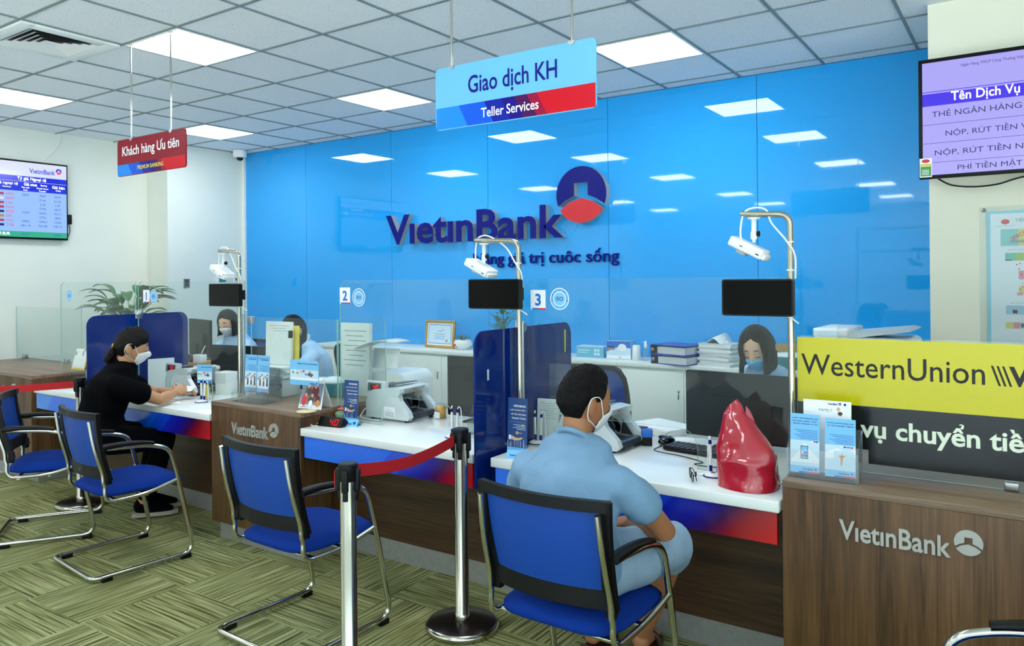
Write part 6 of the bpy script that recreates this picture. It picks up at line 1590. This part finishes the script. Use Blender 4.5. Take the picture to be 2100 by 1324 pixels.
M_LEAF = mat('dark_leaf', '#2c6a36', rough=.35, noise_amt=.25, noise_scale=12); M_LEAF2 = mat('grey_leaf', '#4d7d58', rough=.6, noise_amt=.2, noise_scale=40)
t = thing('potted_plant', 'tall dark green leafy plant in a white pot by the pillar', 'plant', (-7.35, 4.12, 0))
MB().lathe([(0, 0), (.13, 0), (.17, .36), (.18, .38), (.165, .38), (.155, .34), (0, .34)], seg=28).build('pot', M_WHITEPL, t)
MB().tube(catmull([(0, 0, .34), (.02, .01, .7), (-.01, .02, 1.0), (.01, .0, 1.14)], 5), .018, 8).build('trunk', M_BROWNP, t)
leafy(t, 46, .44, .22, .060, .30, M_LEAF, .60, 5, 1.02)
t = thing('succulent_pot', 'small round white pot with flower motif and grey green succulent', 'plant', (-4.345, 5.60, ZK))
MB().lathe([(0, 0), (.055, 0), (.085, .035), (.088, .06), (.075, .09), (.068, .09), (.06, .07), (0, .07)], seg=24).build('pot', M_WHITEPL, t)
b = MB(); F = front(-.03, -.083, .045); poly(b, [(.014 * math.cos(a), .014 * math.sin(a)) for a in range(6)], F, 0, .001); poly(b, [(.02 + .008 * math.cos(a), -.016 + .008 * math.sin(a)) for a in range(6)], F, 0, .003); b.build('motif', M_REDP, t); leafy(t, 14, .03, .055, .014, .05, M_LEAF2, .3, 9, .085)
t = thing('potted_plant', 'bushy artificial plant above the dark blue divider', 'plant', (-3.90, 5.60, ZK)); MB().lathe([(0, 0), (.06, 0), (.08, .13), (.07, .13), (0, .11)], seg=20).build('pot', M_WHITEPL, t); leafy(t, 34, .24, .09, .018, .075, M_LEAF2, .2, 3, .12)
t = thing('potted_plant', 'low artificial plant whose tips show over the divider clamp', 'plant', (-3.50, 5.60, ZK)); MB().lathe([(0, 0), (.06, 0), (.08, .13), (.07, .13), (0, .11)], seg=20).build('pot', M_WHITEPL, t); leafy(t, 26, .12, .08, .014, .06, M_LEAF2, .2, 8, .12)
t = thing('tissue_box', 'flat pale blue tissue box on the cabinet', 'box', (-2.985, 5.60, ZK), R(2)); MB().box(-.125, .125, -.06, .06, 0, .088, bev=.002).build('carton', mat('aqua_carton', '#63b8d6', rough=.5), t); MB().box(-.122, .122, -.058, .058, .0882, .092).build('lid', M_PALEP, t); b = MB(); F = front(0, -.0602, 0)
for k in range(4): poly(b, [(.05 + .028 * (k % 2) + .013 * math.cos(a * .63), .030 + .030 * (k // 2) + .013 * math.sin(a * .63)) for a in range(10)], F, 0, .0004)
rect(b, -.11, .0, .055, .062, F, 0, .0004); rect(b, -.11, -.02, .038, .043, F, 0, .0004); b.build('print', M_PALEP, t)
t = thing('mask_box', 'taller blue and white face mask carton', 'box', (-2.725, 5.585, ZK), R(8)); MB().box(-.105, .105, -.055, .055, 0, .148, bev=.002).build('carton', mat('mask_carton', '#7fb6e6', rough=.4), t); b = MB(); F = front(0, -.0552, 0); rect(b, -.10, .10, .004, .144, F, 0, .0003); poly(b, [(-.10, .144), (-.10, .06), (0, .10), (.10, .09), (.10, .144)], F, 1, .0006); poly(b, [(.03 + .036 * math.cos(a * .63), .095 + .030 * math.sin(a * .63)) for a in range(10)], F, 2, .0009); put_text(b, 'MASK', -.09, .092, h=.016, T=F, mi=3, z=.001, bold=.03); rect(b, -.09, -.03, .074, .086, F, 4, .0009); rect(b, -.10, .10, .004, .03, F, 2, .0006); put_text(b, 'CE', .0, .010, h=.012, T=F, mi=3, z=.001, bold=.02); b.build('print', [M_PALEP, M_BLUEP, M_WHITEP, M_BLACKP, M_ORANGEP], t)
t = thing('paper_cups', 'white stack of cups beside the mask carton', 'cup', (-2.575, 5.56, ZK)); MB().lathe([(0, 0), (.034, 0), (.036, .001), (.030, .118), (0, .118)], seg=20).build('cup', M_WHITEPL, t)
t = thing('spray_bottle', 'clear pump bottle with white nozzle', 'bottle', (-2.495, 5.56, ZK)); MB().lathe([(0, 0), (.024, 0), (.025, .004), (.025, .065), (.012, .085), (.010, .095), (0, .095)], seg=16).build('bottle', M_ACRYL, t); MB().lathe([(0, .0955), (.013, .0955), (.013, .125), (.009, .128), (.009, .152), (0, .155)], seg=14).box(-.018, .0, -.005, .005, .136, .146).build('nozzle', M_WHITEPL, t)
def binder(label, loc, rz):
    t = thing('binder', label, 'binder', loc, rz, 'blue lever arch binders'); c = mat('binder_blue', '#2430b8', rough=.3)
    MB().box(-.155, .155, -.14, .14, 0, .004).box(-.155, .155, -.14, .14, .068, .072).box(-.159, -.155, -.14, .14, 0, .072).build('cover', c, t)
    MB().box(-.1548, -.152, -.135, .135, .005, .067).build('lining', M_BLACK, t); MB().box(-.10, .145, -.132, .132, .006, .058).build('sheets', M_PAPER2, t); MB().tube([(-.13, -.03, .006), (-.13, -.03, .05), (-.10, -.03, .055)], .003, 6).build('ring', M_SATIN, t)
    MB().lathe([(.010, 0), (.014, 0), (.014, .003), (.010, .003)], seg=14, T=Matrix.Translation((-.139, -.1405, .036)) @ UP).build('finger_ring', M_SATIN, t)
binder('blue binder directly on the cabinet under the other binder', (-2.195, 5.50, ZK), R(-10)); binder('blue binder lying on top of the other binder', (-2.200, 5.505, ZK + .0725), R(-13))
t = sheets('paper_pile', 'high pile of printed sheets with a lifted top sheet beside the binders', 'papers', (-1.88, 5.55, ZK + .0005), R(-14), .27, .21, 11, .0135, None, None, .010)
rr = []
for i in range(11):
    q = i / 10; x = -.12 + .24 * q; z = .150 + .085 * math.exp(-((q - .42) / .22) ** 2); rr.append([Vector((x, -.09, z - .03 * math.exp(-((q - .42) / .22) ** 2))), Vector((x, .08, z)), Vector((x, .08, z - .003)), Vector((x, -.09, z - .033 * math.exp(-((q - .42) / .22) ** 2) - .002))])
MB().rings(rr, 0, True, True).build('lifted_sheet', M_PAPER, t)
t = thing('teal_box', 'teal carton with crumpled wrapping behind the teller in blue mask', 'box', (-1.36, 5.57, ZK), R(0)); MB().box(-.20, .20, -.08, .08, 0, .085, bev=.002).build('carton', M_TEAL, t); MB().sphere((-.02, 0, .088), (.16, .07, .03)).build('wrapping', mat('clear_wrap', '#dfe8ea'), t)
t = thing('cardboard_box', 'brown cardboard box behind the teal carton', 'box', (-1.30, 5.735, ZK)); MB().box(-.24, .24, -.07, .07, 0, .16, bev=.002).build('carton', mat('kraft', '#a8865a', rough=.7), t)
t = thing('copier', 'white office copier rising behind the yellow transfer board', 'printer', (-.745, 4.62, 0), R(-2))
MB().box(-.24, .24, -.21, .21, .05, 1.14, bev=.02).build('body', M_WHITEPL, t)
MB().prism(rrect(-.25, .25, 1.142, 1.235, .035, 5, (0, 0, 1, 1)), .42, Matrix.Translation((0, .21, 0)) @ UP).build('scanner', M_WHITEPL, t)
MB().box(-.235, -.05, -.205, .18, 1.236, 1.285, bev=.012).build('feeder', M_WHITEPL, t)
MB().prism([(-.06, 1.240), (-.06, 1.262), (.215, 1.292), (.25, 1.285), (.25, 1.278), (.0, 1.238)], .36, Matrix.Translation((0, .17, 0)) @ UP).build('feeder_tray', M_LGREY, t)
MB().box(-.21, -.10, -.2085, -.2055, 1.245, 1.270).build('label', M_PALEP, t)
t = thing('small_glass_pane', 'small clear pane edge next to the copier', 'glass screen', (-.80, 3.60, ZD)); MB().prism([(0, 0), (.10, 0), (.10, .60), (0, .57)], .006, front(0, .003, 0), 0, 1).build('pane', [M_GLASS, M_GEDGE], t)
# ------------------------------------------------------------------ the people in the bank
UZ = Vector((0, 0, 1))
def dirv(deg): return Vector((math.sin(math.radians(deg)), math.cos(math.radians(deg)), 0))
def rightv(deg): return Vector((math.cos(math.radians(deg)), -math.sin(math.radians(deg)), 0))
# man in the washed blue shirt, back to the room
r_ = rightv(3)
man, Hm, Tm = person(dict(label='person in a washed blue shirt sitting with back to the room, wearing a mask', loc=(-1.33, 2.35, 0), hip=(-1.32, 2.315, .600), waist=(-1.325, 2.285, .715), chest=(-1.335, 2.320, .835), neck=(-1.345, 2.385, .985),
    head=(-1.335, 2.440, 1.128), face=(31, -10, 2), right_hip=r_, right_chest=rightv(6), shL=(-1.555, 2.36, .885), shR=(-1.135, 2.33, .885), elL=(-1.60, 2.47, .66), elR=(-1.050, 2.490, .690), wrL=(-1.47, 2.66, .64), wrR=(-1.235, 2.60, .655),
    handR=((-.7, .5, -.1), (.2, .1, -1), .5), handL=((.5, .8, -.2), (0, .2, -1), .4), hpL=(-1.42, 2.34, .588), hpR=(-1.22, 2.34, .588), knL=(-1.47, 2.72, .555), knR=(-1.12, 2.73, .56), anL=(-1.52, 2.84, .10), anR=(-1.33, 2.90, .10), toL=(-1.55, 3.06, .03), toR=(-1.36, 3.10, .03),
    skin=M_SKIN3, top=M_SHIRTB, bottom=M_SHORTS, bottom_name='shorts', leg_len=1.12, leg_ease=.022, sleeve=.46, k=1.0, w=1.08, top_low=.02, top_ease=.020, wrinkle=.007, top_name='t_shirt', seed=4))
hb = MB()
def man_line(a):
    if a < 50: return 40 - .10 * a
    if a < 72: return 35 - (a - 50) * 1.1
    if a < 84: return 11 - (a - 72) * .6
    if a < 108: return 5 - (a - 84) * .15
    if a < 122: return 1 - (a - 108) * 1.9
    return -26 - (a - 122) * .28
hair_cap(hb, Hm, 1.0, man_line, .013, .0045, 2, n=110, m=44)
hb.build('hair', M_HAIR, man, Tm)
for a, b_ in (((-1.52, 2.84, .10), (-1.55, 3.06, .03)), ((-1.33, 2.90, .10), (-1.36, 3.10, .03))):
    d = Vector(b_) - Vector(a); d.z = 0; d.normalize(); s = Vector((d.y, -d.x, 0)); A = Vector((a[0], a[1], 0)); sb = MB(); ol = [(-.075, .03), (-.05, .042), (.04, .040), (.11, .050), (.17, .046), (.20, .02)]; ol = ol + [(t_, -w_) for t_, w_ in ol[::-1]]; n = len(ol)
    vs = [A + d * t_ + s * w_ + UZ * .001 for t_, w_ in ol] + [A + d * t_ + s * w_ + UZ * .026 for t_, w_ in ol]; sb.add(vs, [list(range(n)), list(range(n, 2 * n))[::-1]] + [[i, (i + 1) % n, n + (i + 1) % n, n + i] for i in range(n)])
    so = sb.build('sandal', mat('brown_leather', '#3a2016', rough=.5), man, Tm)
    st = MB(); st.tube([A + d * .085 + s * (.052 * math.cos(q)) + UZ * (.028 + .055 * math.sin(q)) for q in [x * PI / 8 for x in range(9)]], .011, 6).tube([A - d * .03 + s * .045 + UZ * .03, A - d * .075 + UZ * .055, A - d * .03 - s * .045 + UZ * .03], .008, 6).build('strap', mat('brown_leather', '#3a2016'), so, Tm)

# woman in black at the desk
f = 27; rr_ = rightv(f); fv = dirv(f)
wom, Hw, Tw = person(dict(label='person in black clothes leaning on the desk with long cotton mask', loc=(-4.90, 2.58, 0), hip=(-4.915, 2.575, .605), waist=(-4.935, 2.565, .715), chest=(-4.92, 2.61, .88), neck=(-4.89, 2.675, 1.02),
    head=(-4.862, 2.737, 1.143), face=(30, -14, 0), right_hip=rr_, right_chest=rightv(f + 4), shL=(-5.055, 2.715, .935), shR=(-4.755, 2.555, .925), elL=(-5.00, 2.97, .806), elR=(-4.665, 2.805, .808), wrL=(-4.865, 3.03, .812), wrR=(-4.775, 2.975, .818),
    handR=((-.15, .9, .25), (-.75, .1, -.6), .75), handL=((.55, .8, .1), (.3, .1, -1), .6), hpL=(-4.99, 2.60, .585), hpR=(-4.83, 2.52, .585), knL=(-4.93, 2.93, .53), knR=(-4.72, 2.87, .53), anL=(-5.01, 2.92, .105), anR=(-4.90, 2.82, .095), toL=(-4.90, 3.06, .03), toR=(-4.80, 2.96, .03),
    skin=M_SKIN4, top=M_BLACKCL, bottom=M_BLACKCL, k=.96, w=.98, top_low=.01, sleeve=.60, top_ease=.024, seed=9, mask_top=-3, leg_len=1.85))
hb = MB()
def wom_line(a): return 30 - .25 * a if a < 60 else (15 - (a - 60) * .65 if a < 95 else (-8 - (a - 95) * .7 if a < 140 else -40))
hair_cap(hb, Hw, .96, wom_line, .023, .006, 5, n=72, m=30)
hb.sphere((0, -.108, -.060), (.042, .030, .046), T=Hw); hb.sphere((.008, -.122, -.095), (.034, .026, .034), T=Hw); hb.sphere((-.01, -.105, -.118), (.024, .020, .026), T=Hw)
ho = hb.build('hair', M_HAIRB, wom, Tw)
MB().tube([Hw @ Vector((.020 * math.cos(q), -.118 + .0, -.012 + .012 * math.sin(q))) for q in [x * PI / 6 for x in range(12)]], .004, 6, closed=True).build('hair_tie', mat('yellow_tie', '#d9c23a', rough=.5), ho, Tw)
MB().sphere(Hw @ Vector((.078, -.008, -.045)), .005).sphere(Hw @ Vector((.079, -.008, -.058)), .004).build('earring', M_SATIN, wom, Tw)
for a, b_ in (((-5.01, 2.92, .105), (-4.90, 3.06, .03)), ((-4.90, 2.82, .095), (-4.80, 2.96, .03))): shoe(wom, Tw, a, b_, M_BLACKCL, mat('shoe_sole', '#a39a8c', rough=.7), 'shoe', .96)
t = thing('held_slip', 'small paper slip held in the hands of the woman in black', 'paper', (-4.80, 3.075, .835), R(20)); MB().box(-.06, .06, -.03, .03, 0, .001, T=Matrix.Rotation(.5, 4, 'X')).build('slip', M_PAPER, t)

def teller(label, hd, face, body, mask, skin=M_SKIN2, lean=.0, seed=1, voxel=.006, hands=None):
    x, y, z = hd; fv = dirv(body); rv = rightv(body); n = Vector((x, y, z - .115)) - fv * (.045 + lean); ch = n - Vector((0, 0, .15)) - fv * (.05 + lean * .6); wa = ch - Vector((0, 0, .17)) - fv * (.02 + lean * .3); hp = wa - Vector((0, 0, .15)); hp.z = max(hp.z, .61)
    sh = {s: n - UZ * .085 + rv * (.165 * k_) for s, k_ in (('L', -1), ('R', 1))}
    el = {s: sh[s] + fv * .14 - UZ * .24 + rv * (.05 * k_) for s, k_ in (('L', -1), ('R', 1))}
    wr = {s: Vector((el[s].x, el[s].y, .812)) + fv * .22 - rv * (.10 * k_) for s, k_ in (('L', -1), ('R', 1))}
    for s in 'LR': el[s].z = max(el[s].z, .812)
    if hands: wr.update({k_: Vector(v) for k_, v in hands.items()})
    hips = {s: hp + rv * (.09 * k_) for s, k_ in (('L', -1), ('R', 1))}
    kn = {s: hips[s] + fv * .38 for s in 'LR'}; an = {s: Vector((kn[s].x, kn[s].y, .10)) for s in 'LR'}
    d = dict(label=label, loc=(hp.x, hp.y, 0), hip=hp, waist=wa, chest=ch, neck=n, head=hd, face=face, right_hip=rv, right_chest=rv, skin=skin, top=M_TELLER, bottom=M_BLACKCL, k=.94, w=.93, sleeve=.80, top_ease=.018, mask=mask, seed=seed, voxel=voxel, collar=2, wrinkle=.005, loops=mask is not M_MASKB)
    for s in 'LR': d['sh' + s] = sh[s]; d['el' + s] = el[s]; d['wr' + s] = wr[s]; d['hp' + s] = hips[s]; d['kn' + s] = kn[s]; d['an' + s] = an[s]; d['to' + s] = an[s] + fv * .18 - UZ * .07; d['hand' + s] = (fv - rv * (.3 * (1 if s == 'R' else -1)), (0, 0, -1), .45)
    return person(d)
# teller with a white mask and bob
p1, H1, T1 = teller('person with black bob hair and white mask behind the first monitor', (-6.00, 4.27, 1.185), (163, -14, 3), 172, M_MASKW, lean=.04, seed=2)
hb = MB()
def bob_line(a): return 40 - .28 * a if a < 75 else (19 - (a - 75) * 1.1 if a < 95 else -6)
hair_cap(hb, H1, .94, bob_line, .018, .003, 7); hair_curtain(hb, H1, .94, 62, 298, .105, (0, 0, -1), .022, .026, .004, .003, taper=.10, el0=70)
hb.build('hair', M_HAIR, p1, T1); MB().sphere(H1 @ Vector((-.078, .0, -.045)), .005).build('earring', M_GOLD, p1, T1)
# long haired teller hidden by papers
p2, H2, T2 = teller('person with long dark hair partly hidden by the tall clipped papers', (-4.96, 4.14, 1.165), (206, -12, 0), 200, M_MASKW, lean=.05, seed=5)
hb = MB(); hair_cap(hb, H2, .94, bob_line, .016, .002, 3); hair_curtain(hb, H2, .94, 84, 276, .30, (0, 0, -1), .020, .026, .012, .004, taper=.12, el0=70)
hb.build('hair', M_HAIRB, p2, T2)
gl = MB()
for s in (-1, 1): gl.tube([H2 @ Vector((s * .031 + .022 * math.cos(q), .097, .002 + .017 * math.sin(q))) for q in [x * PI / 8 for x in range(16)]], .0016, 5, closed=True)
for s in (-1, 1): gl.tube([H2 @ Vector((s * .053, .095, .006)), H2 @ Vector((s * .078, .05, .006)), H2 @ Vector((s * .080, -.01, .006))], .0016, 5)
gl.build('spectacles', M_BLACK, p2, T2)
# teller looking down in a blue mask
p3, H3, T3 = teller('person looking down in a blue mask behind the wide monitor', (-1.195, 4.10, 1.185), (184, -24, 4), 182, M_MASKB, lean=.06, seed=8)
hb = MB()
def par_line(a): return 52 - .45 * a if a < 70 else (20 - (a - 70) * 1.2 if a < 92 else -8)
hair_cap(hb, H3, .94, par_line, .017, .002, 4); hair_curtain(hb, H3, .94, 40, 320, .10, (0, -.05, -1), .024, .018, .004, .004, taper=.05, el0=66)
hb.build('hair', M_HAIRB, p3, T3)
